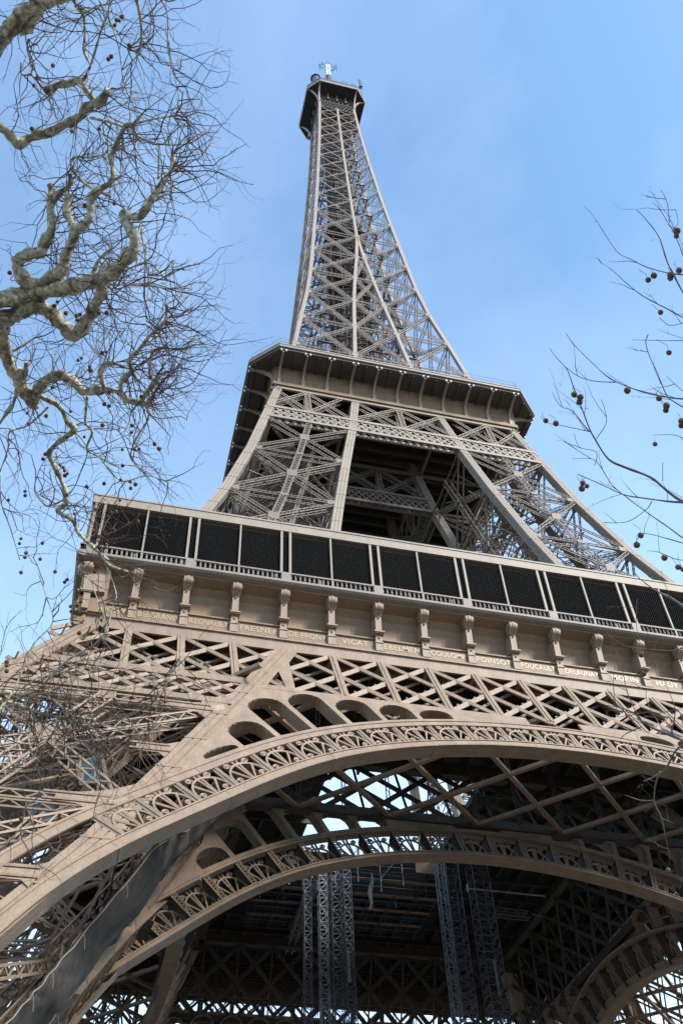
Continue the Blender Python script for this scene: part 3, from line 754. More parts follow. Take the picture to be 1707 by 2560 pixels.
# ---- shaft above the second level ---------------------------------------------
ZS = [116.6, 128.8, 139.8, 151.2, 161.5, 171.3, 181.5, 191.5, 201, 210.2, 218.4, 226.3, 233.4, 240, 246.6, 252.5, 259, 264.3]
zc_ = [116.4, 128.7, 134, 140, 151, 162, 180.7, 192, 205, 218, 235, 248, 258, 268]
sf = MB(); si = MB()
for i in range(len(ZS)-1):
    z0, z1 = ZS[i], ZS[i+1]
    w_ = 0.5 if z0 < 185 else 0.36; cw = 0.085 if z0 < 185 else 0.075
    ho = lambda z: H(z)-0.3
    def O(z, s): return V((s*ho(z), -ho(z)-0.2, z))
    def I(z, s): return V((s*SI(z), -ho(z)-0.2, z))
    st = 0.55 if z0 < 185 else 0.5
    for s in (-1, 1):
        sf.truss(O(z0, s), I(z1, s), N0, w_, cw, st, 0.45 if z0 < 185 else 0, t=0.08); sf.truss(I(z0, s), O(z1, s), N0, w_, cw, st, 0.45 if z0 < 185 else 0, t=0.08)
        sf.truss(O(z1, s), I(z1, s), N0, w_*0.7, cw*0.8, st*1.2, 0.45 if z0 < 185 else 0, t=0.08)
        for P_ in ((O, I) if z1 < 181 or s > 0 else (O,)):
            q = P_(z1, s); sf.bar(q+V((-0.75 if P_ is O and s > 0 else (-0.5 if P_ is I else 0), -.12, -.05)), q+V((0.75 if P_ is O and s < 0 else (0.5 if P_ is I else 0), -.12, -.05)), 0.75 if z0 < 185 else 0.5, 0.05, N0)
    if z1 < 182:
        sf.truss(I(z0, -1), I(z1, 1), N0, w_, cw, st, 0.45 if z0 < 185 else 0, t=0.08); sf.truss(I(z0, 1), I(z1, -1), N0, w_, cw, st, 0.45 if z0 < 185 else 0, t=0.08)
        sf.truss(I(z1, -1), I(z1, 1), N0, w_*0.7, cw, st, 0.45 if z0 < 185 else 0, t=0.08)
        # inner faces of the four piers, seen through the front
        J = lambda z, s: V((s*ho(z), -SI(z), z)); K = lambda z, s: V((s*SI(z), -SI(z), z))
        for s in (-1, 1):
            si.truss(J(z0, s), K(z1, s), N0, 0.4, 0.08, 0.8); si.truss(K(z0, s), J(z1, s), N0, 0.4, 0.08, 0.8); si.truss(J(z1, s), K(z1, s), N0, 0.4, 0.08, 0.8)
    # plan bracing of this quarter
    zz = z1; c = ho(zz)
    si.truss((-c, -c, zz), (0, 0, zz), (0, 0, -1), 0.35, 0.07, 0.8)
    si.truss((0, -c, zz), (c*0.5, -c*0.5, zz), (0, 0, -1), 0.35, 0.07, 0.8)
    si.truss((0, -c, zz), (-c*0.5, -c*0.5, zz), (0, 0, -1), 0.35, 0.07, 0.8)
    for u in (0.35, 0.7): si.bar((-c*u, -c*u, zz), (c*u, -c*u, zz), 0.2, 0.3, N0)
    # lift and stair framing
    q0, q1 = 2.3 if z0 < 190 else 1.6, 2.3 if z1 < 190 else 1.6
    for x in (-1, -0.35, 0.35, 1):
        si.bar((x*q0, -q0, z0), (x*q1, -q1, z1), 0.16, 0.16, N0)
        if z0 < 182: si.bar((x*q0*2.2-0.5, -q0*1.9, z0), (x*q1*2.2-.5, -q1*1.9, z1), 0.12, 0.12, N0)
    m_ = int((z1-z0)/2)
    for j in range(m_):
        za, zb = z0+(z1-z0)*j/m_, z0+(z1-z0)*(j+1)/m_
        si.bar((-q0, -q0, za), (q0, -q0, zb), 0.09, 0.09, N0); si.bar((q0, -q0, za), (-q0, -q0, zb), 0.09, 0.09, N0); si.bar((-q0, -q0, za), (q0, -q0, za), 0.12, 0.12, N0)
        si.bar((-q0, -q0*1.5, za), (q0*1.2, -q0*1.5, zb), 0.35, 0.08, V((0, 0, 1)))
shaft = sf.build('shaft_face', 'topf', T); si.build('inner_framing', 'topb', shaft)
cc = MB(); cc.column(zc_, lambda z: (-(H(z)-0.3), -(H(z)-0.3)), 0.62, 0.62); cc.column(zc_, lambda z: (-(H(z)-0.3), -(H(z)-0.3)), 0.2, 0.68); cc.build('corner_column', 'top', shaft)
zi = [116.4, 129, 139.7, 151, 161.4, 171.3, 181.5]
for s in (-1, 1):
    ic = MB(); ic.column(zi, lambda z: (s*SI(z), -(H(z)-0.3)-0.0), 0.55, 0.64); ic.build('inner_column', 'top', shaft)
    ic = MB(); ic.column(zi, lambda z: (s*SI(z), -SI(z)-0.3), 0.5, 0.5); ic.build('inner_column', 'topb', shaft)
mc = MB(); mc.column([181.4, 192, 205, 218, 235, 248, 258, 264.7], lambda z: (0, -(H(z)-0.3)), 0.5, 0.64); mc.build('middle_column', 'top', shaft)
ring(shaft)
for z, a in ((194, 4.4), (184.6, 3.2), (173.0, 4.0), (265.5, 4.0)):
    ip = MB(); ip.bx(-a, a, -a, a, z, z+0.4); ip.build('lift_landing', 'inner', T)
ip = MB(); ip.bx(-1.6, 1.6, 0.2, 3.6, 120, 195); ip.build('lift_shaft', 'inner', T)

# ---- summit -------------------------------------------------------------------
sm = MB(); YT, XT = 8.0, 5.16
for a in (YT,):
    octo(sm, YT-0.05, XT-0.02, 274.35, 274.7)
octo(sm, 5.0, 4.6, 274.7, 276.0)
summit = sm.build('summit_platform', 'dark', T)
fb = MB(); P8 = [(-XT, -YT), (XT, -YT), (YT, -XT), (YT, XT), (XT, YT), (-XT, YT), (-YT, XT), (-YT, -XT)]
for k in range(8):
    a, b = P8[k], P8[(k+1) % 8]; n = V(((a[0]+b[0])/2, (a[1]+b[1])/2, 0)).normalized()
    fb.bar((*a, 274.75), (*b, 274.75), 0.95, 0.2, n)
    for i in range(1, 4):
        p = V((*a, 275.2))+(V((*b, 275.2))-V((*a, 275.2)))*i/4; fb.bar(p+V((0, 0, -.3)), p+V((0, 0, .45)), 0.25, 0.35, n)
fb.build('pale_fascia', 'top', summit)
fb = MB()
for k in range(8):
    a, b = V((*P8[k], 0)), V((*P8[(k+1) % 8], 0)); n = V((a+b)/2).normalized()
    fb.bar(a+V((0, 0, 276.2)), b+V((0, 0, 276.2)), 1.7, 0.12, n)
fb.build('parapet', 'darkrail', summit)
for k in range(4):
    for s in (-1, 1):                                 # eight curved ribs
        rbm = MB(); pts = []
        for j in range(10):
            t = j/9; q = math.sin(t*math.pi/2)
            pts.append((s*(4.75+0.35*t), -(4.9+3.0*(1-math.cos(t*math.pi/2))), 267.6+6.7*q))
        rbm.ribbon(pts, [0.4]*10, 0.5, (0, -1, 0.4))
        o = rbm.build('curved_rib', 'top', summit); o.rotation_euler.z = rad(90*k)
lw = MB(); HT = lambda z: 4.7
lattice(lw, -4.5, 4.5, 264.5, 268.8, lambda z: 4.75, 1.0, 0.14, 0.1, 0, span=2); lattice(lw, -4.5, 4.5, 269.0, 274.2, lambda z: 4.75, 1.2, 0.16, 0.1, 0, span=2)
for z in (264.6, 268.9, 271.5): lw.bar((-4.6, -4.75, z), (4.6, -4.75, z), 0.25, 0.3, N0)
for x in (-2.35, 0.1, 2.5): lw.bx(x-.22, x+.22, -5.3, -4.8, 270.2, 274.3)
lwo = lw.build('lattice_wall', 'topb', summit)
for k in (1, 2, 3): c = lwo.copy(); link(c, summit); c.rotation_euler.z = rad(90*k)
cg = MB()
for i in range(-6, 7): cg.bx(i*.8-.03, i*.8+.03, -5.2, -5.1, 277, 281.5); cg.bx(i*.8-.03, i*.8+.03, 5.1, 5.2, 277, 281.5); cg.bx(-5.2, -5.1, i*.8-.03, i*.8+.03, 277, 281.5)
for z in (279, 281.5): cg.bx(-5.2, 5.2, -5.22, -5.1, z, z+.1); cg.bx(-5.22, -5.1, -5.2, 5.2, z, z+.1)
cg.build('cage_railing', 'steel', summit)
cp = MB(); cp.bx(-3, 3, -3, 3, 276, 283); cp.cyl(0, 0, 283, 287, 2.4, 14, 1.6); cp.cyl(0, 0, 287, 306, 1.0, 8)
cp.cyl(-4.9, -3, 283.0, 291.5, 1.15, 12); cp.cyl(-4.9, -3, 291.5, 293.2, 1.5, 12, 0.7); cp.cyl(-3.9, -3, 293, 295, 0.12, 6)
cp.build('roof_cabin', 'darkrail', summit)
an = MB()
for x, y, h_ in ((3.2, -6, 285.5), (4.6, -6.5, 284), (5.6, -5.5, 287), (6.3, -6.2, 283), (-6.0, -5, 286), (-3, -6.8, 284), (1.8, -6.9, 282.5), (2.4, -7, 281)):
    an.cyl(x, y, 277, h_, 0.06, 5); an.bar((x-.5, y, h_-.6), (x+.5, y, h_-.6), .06, .06)
ra = random.Random(8)
for k in range(26):
    th = ra.uniform(-math.pi, 0.3) if k % 3 else ra.uniform(0, 3); rr = ra.uniform(5.0, 7.3); x, y = rr*math.cos(th), rr*math.sin(th); h_ = ra.uniform(278, 283)
    an.cyl(x, y, 276.8, h_, 0.05, 4)
    if k % 3 == 0: an.tube([(x, y, h_-.3), (x*1.05, y*1.05, h_-.3)], [.45, .3], 8)
    elif k % 3 == 1: an.bx(x-.15, x+.15, y-.1, y+.1, h_-1.2, h_)
    else: an.bar((x-.6, y, h_-.4), (x+.6, y, h_-.4), .05, .05); an.bar((x-.4, y, h_-.9), (x+.4, y, h_-.9), .05, .05)
an.bx(6.7, 7.6, -6.5, -5.6, 283.6, 284.4); an.cyl(7.0, -6.1, 284, 289.5, 0.28, 8); an.cyl(7.45, -6.1, 284, 289.0, 0.25, 8); an.cyl(7.2, -6.1, 276, 284, 0.1, 6)
an.build('small_aerials', 'steel', summit)
mst = MB(); 
for x in (-0.28, 0.5): mst.cyl(x, 0, 305.5, 317.7, 0.29, 12)
mst.build('white_mast', 'white', summit)
dp = MB(); dp.cyl(0.1, 0, 304, 319.2, 0.12, 6); dp.cyl(0.1, 0, 319, 323, 0.08, 5)
for z, az in ((319.2, 30), (318.2, 150), (313.0, 200), (313.0, 330)):
    c, s = math.cos(rad(az)), math.sin(rad(az)); tx, ty = -s, c
    for o in (-0.45, 0.45):
        dp.bar((0.1+tx*o, ty*o, z), (0.1+c*2.6+tx*o, s*2.6+ty*o, z), .09, .09)
        dp.bar((0.1+c*2.6+tx*o, s*2.6+ty*o, z), (0.1+c*2.6+tx*o, s*2.6+ty*o, z+2.0), .09, .09)
    dp.bar((0.1+c*2.6-tx*1.0, s*2.6-ty*1.0, z), (0.1+c*2.6+tx*1.0, s*2.6+ty*1.0, z), .1, .1)
dp.build('dipole_aerial', 'darkrail', summit)

# ================================================================== THINGS AROUND THE TOWER
# temporary masts standing under the tower
def mast(x0, x1, y, z1, m, label, sides=0.55):
    w_ = x1-x0; r = empty('lattice_mast', ((x0+x1)/2, y, 0)); tag(r, label, 'mast', 'temporary lattice masts under the arches')
    b = MB(); h_ = w_/2
    cs = [(-h_, -h_), (h_, -h_), (h_, h_), (-h_, h_)]
    for c in cs: b.tube([(*c, 0), (*c, z1)], 0.055, 6)
    b.build('upright_tube', m, r)
    l_ = MB(); k = int(z1/0.8)
    for i in range(k):
        za, zb = z1*i/k, z1*(i+1)/k
        for j in range(4):
            p, q = cs[j], cs[(j+1) % 4]
            if i % 2: p, q = q, p
            l_.bar((*p, za), (*q, zb), 0.05, 0.05); l_.bar((*p, zb), (*q, zb), 0.05, 0.05)
    l_.build('lacing', m, r)
    return r
mast(-9.9, -9.2, 1.0, 51.5, 'steel', 'thin dark lattice mast at the left edge of the left mast cluster')
mast(-8.6, -7.8, 0, 52, 'steelb', 'brightest pale lattice mast, second from the left under the arches')
mast(-7.2, -6.3, 0.6, 52, 'steel', 'dark lattice mast just right of the brightest pale mast')
mast(-6.1, -5.3, 0, 52, 'steel', 'dark lattice mast at the right edge of the left mast cluster')
mast(4.1, 4.9, 0, 54.2, 'steelb', 'pale lattice mast at the left edge of the right mast pair')
mast(5.2, 6.6, 0.6, 54.2, 'steel', 'wide blue grey lattice mast between the pale mast and the rightmost mast')
mast(7.8, 9.6, 0, 54.2, 'steel', 'widest lattice mast, rightmost under the arches')
# counterweight slides hanging on two masts
for x, z0, z1, lb in ((-6.1, 40.5, 43.5, 'pale flat guide plate on the left mast cluster'), (8.6, 40.2, 43.6, 'pale flat guide plate on the rightmost lattice mast')):
    p = MB(); p.bx(-.12, .12, -.06, .06, z0, z1); p.bx(-.2, .2, -.09, -.06, z0+.1, z0+.3); p.bx(-.2, .2, -.09, -.06, z1-.3, z1-.1)
    o = p.build('guide_plate', 'steelb'); o.location = (x, -1.1, 0); tag(o, lb, 'plate')
# tubes reaching right from the right mast
r = MB(); r.tube([(6.8, -0.9, 50.9), (15.5, -0.9, 50.8)], 0.1, 6); r.tube([(7.0, -0.9, 50.5), (7.0, -0.9, 51.3)], 0.14, 6)
tag(r.build('stay_tube', 'steelb'), 'long pale stay tube reaching right from the right mast pair', 'tube')
r = MB(); r.truss((9.9, -0.6, 48.9), (13.6, -0.6, 48.8), (0, -1, 0), 0.8, 0.08, 0.5, 0.6); r.tube([(13.6, -0.9, 48.7), (15.0, -0.9, 48.5)], 0.07, 6)
tag(r.build('outrigger_truss', 'steel'), 'short blue grey truss reaching right below the stay tube', 'truss')
# scaffold platform in the void
scf = empty('scaffold', (0, 0, 0)); tag(scf, 'pale tube scaffold with sheeting hung under the central opening', 'scaffold')
s_ = MB()
for i in range(9):
    y = 4.2+i*1.6; s_.tube([(-13.5, y, 53.9), (7.0, y, 53.9)], 0.045, 5)
    s_.tube([(-13.5, y, 55.4), (7.0, y, 55.4)], 0.04, 5)
for i in range(9):
    x = -13.2+i*2.5; s_.tube([(x, 4, 54.0), (x, 17.3, 54.0)], 0.045, 5)
    for y in (4.2, 7.4, 10.6, 13.8): s_.tube([(x, y, 52.4 if (i+int(y)) % 2 else 53.3), (x, y, 57.5)], 0.05, 5)
    if i % 2: s_.tube([(x, 4.2, 53.9), (x+2.5, 4.2, 57)], 0.045, 5); s_.tube([(x, 7.4, 52.4), (x+1.5, 10.6, 55.4)], 0.045, 5)
for i in range(18):
    y = 4.0+i*.8; s_.tube([(-13.6, y, 54.7), (7.1, y, 54.7)], 0.03, 4)
for i in range(26):
    x = -13.4+i*.8; s_.tube([(x, 4.0, 54.4), (x, 17.4, 54.4)], 0.025, 4)
s_.build('scaffold_tube', 'steel', scf)
s_ = MB(); s_.bx(-13.6, 7.2, 3.9, 17.4, 56.2, 56.26)
s_.build('sheeting', 'pale', scf)
s_ = MB()
for i in range(4): s_.bx(-13.4, 7, 4.5+i*3.2, 5.0+i*3.2, 54.05, 54.11)
s_.bx(3.0, 5.6, 3.0, 3.2, 54.4, 56.2)
s_.build('plank', 'wood', scf)
r = MB(); r.truss((-7.6, 5.6, 53.6), (-7.2, 19.5, 52.6), (1, 0, 0), 0.9, 0.1, 0.6, 0.7); r.truss((-7.6, 5.6, 53.6), (-7.2, 19.5, 52.6), (0, 0, -1), 0.9, 0.1, 0.5)
tag(r.build('gangway_truss', 'steelb'), 'pale sloping gangway truss beside the left mast cluster', 'gangway')
# hanging cloth streamers
for (x, y, z, L_, lb) in ((-2.0, 3.2, 54.0, 4.2, 'pale torn sheet hanging below the scaffold between the mast clusters'), (-22.5, 4, 50, 13, 'long pale torn sheet hanging in the dark behind the lower left arch')):
    p = MB(); P_ = []; n_ = 14
    for i in range(n_):
        t = i/(n_-1); P_.append((x-0.5*t*t*L_/4+0.12*math.sin(9*t), y+0.2*math.sin(5*t), z-L_*t))
    p.ribbon(P_, [0.12+0.55*math.sin(min(1, i/(n_-1)*1.2)*2.6)*0.7 for i in range(n_)], 0.04, (0.3, -1, 0))
    tag(p.build('hanging_sheet', 'pale'), lb, 'sheet')
# dark debris net along the inner column
NL = [(-32.2, 37.28), (-33.5, 35.3), (-39.1, 30.84), (-41.5, 26.6), (-43.7, 22.4), (-44.7, 20.4), (-45.7, 18.8), (-47.5, 15)]
NR = [(-24.5, 42.4), (-29.7, 36.3), (-32.2, 32.2), (-33.2, 29), (-35.05, 26.2), (-37.2, 23), (-38.0, 20.5), (-40.5, 15.5)]
def spl(P_, n_):
    o = []
    for i in range(n_):
        t = i/(n_-1)*(len(P_)-1); k = min(int(t), len(P_)-2); u = t-k
        p0, p1, p2, p3 = [V(P_[max(0, min(len(P_)-1, k+d))]) for d in (-1, 0, 1, 2)]
        o.append(0.5*((2*p1)+(-p0+p2)*u+(2*p0-5*p1+4*p2-p3)*u*u+(-p0+3*p1-3*p2+p3)*u**3))
    return o
nl, nr = spl([V((*p, 0)) for p in NL], 60), spl([V((*p, 0)) for p in NR], 60)
nm_ = MB(); KC = 10
for i in range(60):
    for j in range(KC+1):
        u = j/KC; p = nl[i]*(1-u)+nr[i]*u; y, z = p.x, p.y
        sag = math.sin(math.pi*u)*(0.7+0.25*math.sin(i*0.35)+0.35*mnoise.noise(V((i*.12, j*.6, 3))))+0.25*mnoise.noise(V((i*.35, j*.9, 0)))
        nm_.v.append((-(LI(z)-1.45)+0.3+sag*0.6, y+0.1*math.sin(i*.9), z-sag*0.3))
        
for i in range(59):
    for j in range(KC):
        a = i*(KC+1)+j; nm_.f.append((a, a+1, a+KC+2, a+KC+1))
nt_ = nm_.build('debris_net', 'net', None, True); sol = nt_.modifiers.new('s', 'SOLIDIFY'); sol.thickness = 0.03
tag(nt_, 'long dark grey debris net slung along the inner edge of the left leg', 'net')
nr_ = MB()
for side in (0, KC):
    pts = [V(nm_.v[i*(KC+1)+side])+V((0.12, 0, 0)) for i in range(60)]; nr_.tube(pts, 0.03, 5)
    for i in range(3, 58, 7): nr_.tube([pts[i], pts[i]+V((.1, 0, -.3)), pts[i]+V((.15, .1, -.7))], 0.025, 4)
nr_.build('edge_rope', 'gallery', nt_)
# lift cabins in the legs
def cabin(loc, s, m, label, rot):
    r = empty('lift_cabin', loc); r.rotation_euler = rot; tag(r, label, 'lift cabin')
    b = MB(); b.bx(-s, s, -s, s, -s, -s*.82); b.bx(-s, s, -s, s, s*.85, s)
    for sx in (-1, 1):
        for sy in (-1, 1): b.bx(sx*s-.12, sx*s+.12, sy*s-.12, sy*s+.12, -s, s)
    b.build('cabin_frame', 'low', r)
    b = MB(); b.bx(-s*.97, s*.97, -s*.97, s*.97, -s*.81, s*.84); b.build('glazing', m, r)
    for k in range(2):
        b = MB(); b.tube([(s*.7*(k*2-1), -s*1.05, -s*1.4), (s*.7*(k*2-1), -s*.85, -s*1.4)], 0.3, 10); b.build('wheel', 'darkrail', r)
    return r
cabin((-31.7, -37, 36.3), 0.75, 'blue', 'upper blue glazed lift cabin inside the left leg', (0.4, -0.4, 0))
cabin((-33.9, -37.6, 33.2), 0.85, 'blue', 'lower blue glazed lift cabin inside the left leg', (0.4, -0.4, 0))
r = empty('lift_housing', (-34.6, -33.8, 35.6)); r.rotation_euler = (0.35, -0.35, 0); tag(r, 'brown slatted lift housing inside the left leg behind the blue cabins', 'housing')
b = MB(); b.bx(-2.2, 1.6, -1.2, 1.2, -1.6, 1.9); b.bx(-2.4, 1.8, -1.35, 1.35, 1.9, 2.1); b.bx(-2.4, 1.8, -1.35, 1.35, -1.8, -1.6); b.build('housing_wall', 'low', r)
b = MB()
for i in range(14): b.bx(-2.1+i*.27, -2.0+i*.27, -1.34, -1.2, -1.5, 1.8)
b.build('slats', 'inner', r)
# red lift machinery in the upper left leg
r = empty('red_hoist', (-16.2, -17.5, 81.0)); tag(r, 'red painted hoist with a round blue wheel inside the upper left leg', 'hoist')
b = MB()
for x in (-.2, 1.6, 2.6):
    b.truss((x, 0, -3), (x+.3, 0.3, 3), (0, -1, 0), 0.5, 0.1, 0.5)
b.bar((0, 0, -2.8), (2.9, 0, 2.2), .25, .2); b.bar((-.2, 0, 2.6), (2.9, 0, 2.6), .3, .3); b.bx(1.6, 2.8, -.3, .3, -3.4, -1.6)
b.build('red_frame', 'red', r)
b = MB(); b.tube([(-1.2, -0.2, .6), (-1.2, 0.1, .6)], 0.95, 20); b.build('wheel', 'blue', r)

# ================================================================== TREES
random.seed(11)
def px(u, v, d):                                     # u,v in the 1568-wide picture
    u *= 1707/1568; v *= 1707/1568
    r_ = CF+CR*((u-853.5)/FPX)-CU*((v-1280)/FPX)
    return CAM+r_.normalized()*d
def zA(p): return (p[0]*.3867, p[1]*.3867)
def zB(p): return (p[0]*.3867, 551.1+p[1]*.3867)
def zD(p): return (p[0]*.3709, 1056.3+p[1]*.3709)
def zC(p): return (1200.5+p[0]*.3905, 413.3+p[1]*.3905)
def zE(p): return (1267.6+p[0]*.3126, 1194.1+p[1]*.3126)
def smooth_pts(P_, per=5):
    o = []; n_ = len(P_)
    for k in range(n_-1):
        p0, p1, p2, p3 = P_[max(0, k-1)], P_[k], P_[k+1], P_[min(n_-1, k+2)]
        for j in range(per):
            u = j/per; o.append(0.5*((2*p1)+(-p0+p2)*u+(2*p0-5*p1+4*p2-p3)*u*u+(-p0+3*p1-3*p2+p3)*u**3))
    o.append(P_[-1]); return o
class Tree:
    def __init__(s, name, dist, amp, label, base, group=None):
        s.dist = dist; s.amp = amp; s.root = empty(name, base); s.base = V(base); tag(s.root, label, 'tree', group); s.bark = 'bark'
        s.tw = MB(); s.seeds = []
    def dep(s, u, v): return s.dist+s.amp*(math.sin(u*.009+1)+0.8*math.sin(v*.0065+0.5))
    def P(s, q): return px(q[0], q[1], s.dep(*q))
    def limb(s, pts, conv, w0, w1, name='limb', k=10, seed=True, wt=1.0, rough=0.16):
        """w0,w1: widths in zoom pixels of that crop"""
        sc_ = {zA: .3867, zB: .3867, zD: .3709, zC: .3905, zE: .3126}[conv]
        Q = [s.P(conv(p)) for p in pts]; S_ = smooth_pts(Q, 9 if k >= 10 else 5); n_ = len(S_); R = []; ph = random.random()*6
        for i, p in enumerate(S_):
            t = i/(n_-1); wp = (w0*(1-t)+w1*t)*0.93*sc_*1707/1568; d = (p-CAM).length
            r_ = wp/2/FPX*d; R.append(r_*(1+rough*0.35*random.uniform(-1, 1)+rough*1.2*max(0, math.sin(t*(n_/9)*5.2+ph))**3))
        b = MB(); kk = 14 if k >= 10 else k; b.tube([tuple(p-s.base) for p in S_], R, kk)
        if k >= 8:
            for i in range(len(S_)*kk):
                c = S_[i//kk]-s.base; v = V(b.v[i]); q = v+s.base
                f = 1+0.42*mnoise.noise(q*8)+0.2*mnoise.noise(q*24); b.v[i] = tuple(c+(v-c)*f)
        if k >= 8: b.build(name, s.bark, s.root, True)
        else:
            i0 = len(s.tw.v); s.tw.v += b.v; s.tw.f += [tuple(a+i0 for a in f) for f in b.f]
        if seed: s.seeds.append((S_, R, wt))
        return S_
    def twig(s, p, d, L, r0, lv=0, up=0.0, bias=None, wander=0.16):
        n_ = max(4, int(L/0.085)); P_ = [p]; R = [r0]; q = p.copy(); dd = d.normalized(); st = L/n_
        for i in range(n_):
            dd = (dd+V([random.gauss(0, wander) for _ in range(3)])*0.8+(bias*0.05 if bias else V((0, 0, 0)))+V((0, 0, up*0.04))).normalized()
            q = q+dd*st; P_.append(q.copy()); R.append(r0*(1-0.72*(i+1)/n_))
            if lv < 2 and random.random() < (0.30 if lv == 0 else 0.17) and i > 0:
                sd = (dd+V([random.gauss(0, 0.55) for _ in range(3)])).normalized()
                s.twig(q.copy(), sd, L*random.uniform(.25, .55)*(1-i/n_*0.5), R[-1]*0.75, lv+1, up, bias, wander)
            elif random.random() < 0.3:
                e = q+V([random.gauss(0, 1) for _ in range(3)]).normalized()*0.018
                s.tw.tube([tuple(q-s.base), tuple(e-s.base)], [R[-1]*1.1, 0.0012], 3)
        s.tw.tube([tuple(a-s.base) for a in P_], R, 3)
    def sprout(s, n_, dirf, L, r0, wander=0.16, up=0.3, tipbias=0.0):
        tot = sum(len(S_)*wt for S_, R, wt in s.seeds)
        for S_, R, wt in s.seeds:
            m = int(n_*len(S_)*wt/tot)
            for _ in range(m):
                t = random.random()**(1/(1+tipbias)); i = min(len(S_)-1, int(t*len(S_)))
                p = S_[i].copy(); d = dirf(p)
                s.twig(p, d, random.uniform(*L), random.uniform(*r0), 0, up, d, wander)
    def balls(s, lst, conv, size=0.0175):
        for q in lst:
            u, v = conv(q); d = s.dep(u, v)-0.1; c = px(u, v, d); r_ = size*random.uniform(.78, 1.15)
            b = MB(); i0 = 0; rows, cols = 8, 12
            for a in range(rows+1):
                th = math.pi*a/rows
                for c_ in range(cols):
                    ph = 2*math.pi*c_/cols; rr = r_*(1+random.uniform(-.05, .07))
                    b.v.append((rr*math.sin(th)*math.cos(ph), rr*math.sin(th)*math.sin(ph), rr*math.cos(th)))
            for a in range(rows):
                for c_ in range(cols): b.f.append((a*cols+c_, a*cols+(c_+1) % cols, (a+1)*cols+(c_+1) % cols, (a+1)*cols+c_))
            hgt = random.uniform(.05, .14)                 # hanging stalk
            b.tube([(0, 0, r_*.8), (random.uniform(-.02, .02), 0, hgt*.6), (random.uniform(-.04, .04), 0, hgt)], [.0016]*3, 3)
            o = b.build('seed_ball', 'ball', s.root); o.location = c-s.base
    def finish(s): tag(s.tw.build('twigs', 'twig', s.root), kind='stuff')

TA = Tree('plane_tree', 8.6, 0.55, 'big pollarded plane tree with mottled pale limbs and hanging seed balls at the left', (-39.5, -87.5, 0))
TA.limb([(-60, 330), (40, 210), (110, 110), (200, 40), (300, 0), (430, -40)], zA, 85, 60)
TA.limb([(110, 190), (160, 160), (220, 90), (260, 30), (330, -30)], zA, 60, 40)
TA.limb([(-40, 720), (60, 800), (115, 860), (180, 815), (300, 785), (400, 730), (480, 690), (520, 640), (600, 590), (640, 530)], zA, 50, 46)
TA.limb([(570, 600), (520, 545), (480, 480), (430, 490), (330, 510), (270, 540)], zA, 30, 46)
TA.limb([(270, 540), (215, 470), (190, 440), (195, 390), (165, 300), (170, 230)], zA, 18, 9, k=8)
TA.limb([(190, 440), (130, 440), (128, 370)], zA, 12, 8, k=8)
TA.limb([(180, 1700), (110, 1600), (115, 1545), (180, 1510), (240, 1500), (270, 1430), (310, 1360), (300, 1230), (310, 1150), (305, 1100)], zA, 85, 34)
TA.limb([(310, 1210), (360, 1150), (420, 1090), (415, 1040)], zA, 30, 26)
TA.limb([(180, 1700), (300, 1650), (370, 1610), (395, 1520), (440, 1400), (430, 1330), (400, 1270), (410, 1180), (400, 1150)], zA, 75, 40)
TA.limb([(440, 1370), (520, 1320), (545, 1240), (540, 1180), (590, 1130), (650, 1090), (675, 1040), (660, 930), (690, 870), (740, 760), (790, 740)], zA, 50, 22)
TA.limb([(540, 1680), (680, 1605), (780, 1510), (800, 1420), (760, 1330), (740, 1270), (830, 1290), (890, 1200), (940, 1130), (990, 1050), (1020, 1000), (1030, 900)], zA, 80, 24, wt=1.4)
TA.limb([(660, 1165), (520, 1100), (440, 1020), (425, 960), (460, 930), (540, 935), (640, 900), (625, 800), (605, 710)], zA, 18, 10, k=8)
TA.limb([(540, 700), (700, 740), (860, 830), (1000, 860), (1150, 850)], zA, 18, 5, k=8)
TA.limb([(790, 740), (900, 710), (1030, 690), (1110, 690)], zA, 14, 6, k=8, wt=1.5)
TA.limb([(500, 470), (540, 390), (600, 190), (640, 80), (660, -30)], zA, 16, 8, k=8)
TA.limb([(540, 390), (500, 300), (505, 200), (495, 80), (450, 20), (420, -20)], zA, 12, 18, k=8)
TA.limb([(450, 30), (500, 75), (575, 35)], zA, 24, 8, k=8)
TA.limb([(560, -60), (660, 140), (710, 300), (740, 500), (830, 700)], zA, 10, 6, k=8)
TA.limb([(800, -60), (830, 80), (840, 180), (830, 300), (760, 290)], zA, 20, 12, k=8, wt=2)
TA.limb([(900, -50), (990, 60), (1000, 300), (1060, 560), (1040, 700)], zA, 10, 5, k=8, wt=2)
TA.limb([(945, 860), (940, 1060)], zA, 10, 9, k=8)
TA.limb([(830, 1300), (860, 1500), (890, 1700)], zA, 10, 10, k=8, wt=2)
TA.limb([(640, 1663), (760, 1600), (880, 1560), (990, 1663)], zA, 12, 8, k=8)
TA.limb([(560, 1620), (590, 1540), (670, 1470)], zA, 30, 12, k=8)
TA.limb([(-60, 360), (100, 335), (250, 310), (400, 285), (560, 240), (620, 230), (700, 160), (780, 60)], zB, 95, 75)
TA.limb([(-60, 500), (40, 460), (120, 430), (220, 395), (300, 430), (380, 510), (450, 560), (520, 480), (560, 400), (600, 310), (600, 230)], zB, 105, 62)
TA.limb([(0, 520), (20, 620), (60, 740), (110, 820), (170, 940), (205, 975), (225, 890), (280, 830), (370, 805), (440, 840), (500, 900), (590, 890), (700, 900), (760, 950), (840, 970), (895, 975)], zB, 80, 34, wt=1.4)
TA.limb([(840, 955), (900, 870), (940, 800)], zB, 28, 24, wt=2); TA.limb([(895, 820), (890, 740), (910, 650)], zB, 24, 16, k=8, wt=2)
TA.limb([(620, 880), (600, 790), (630, 740), (680, 730)], zB, 34, 30)
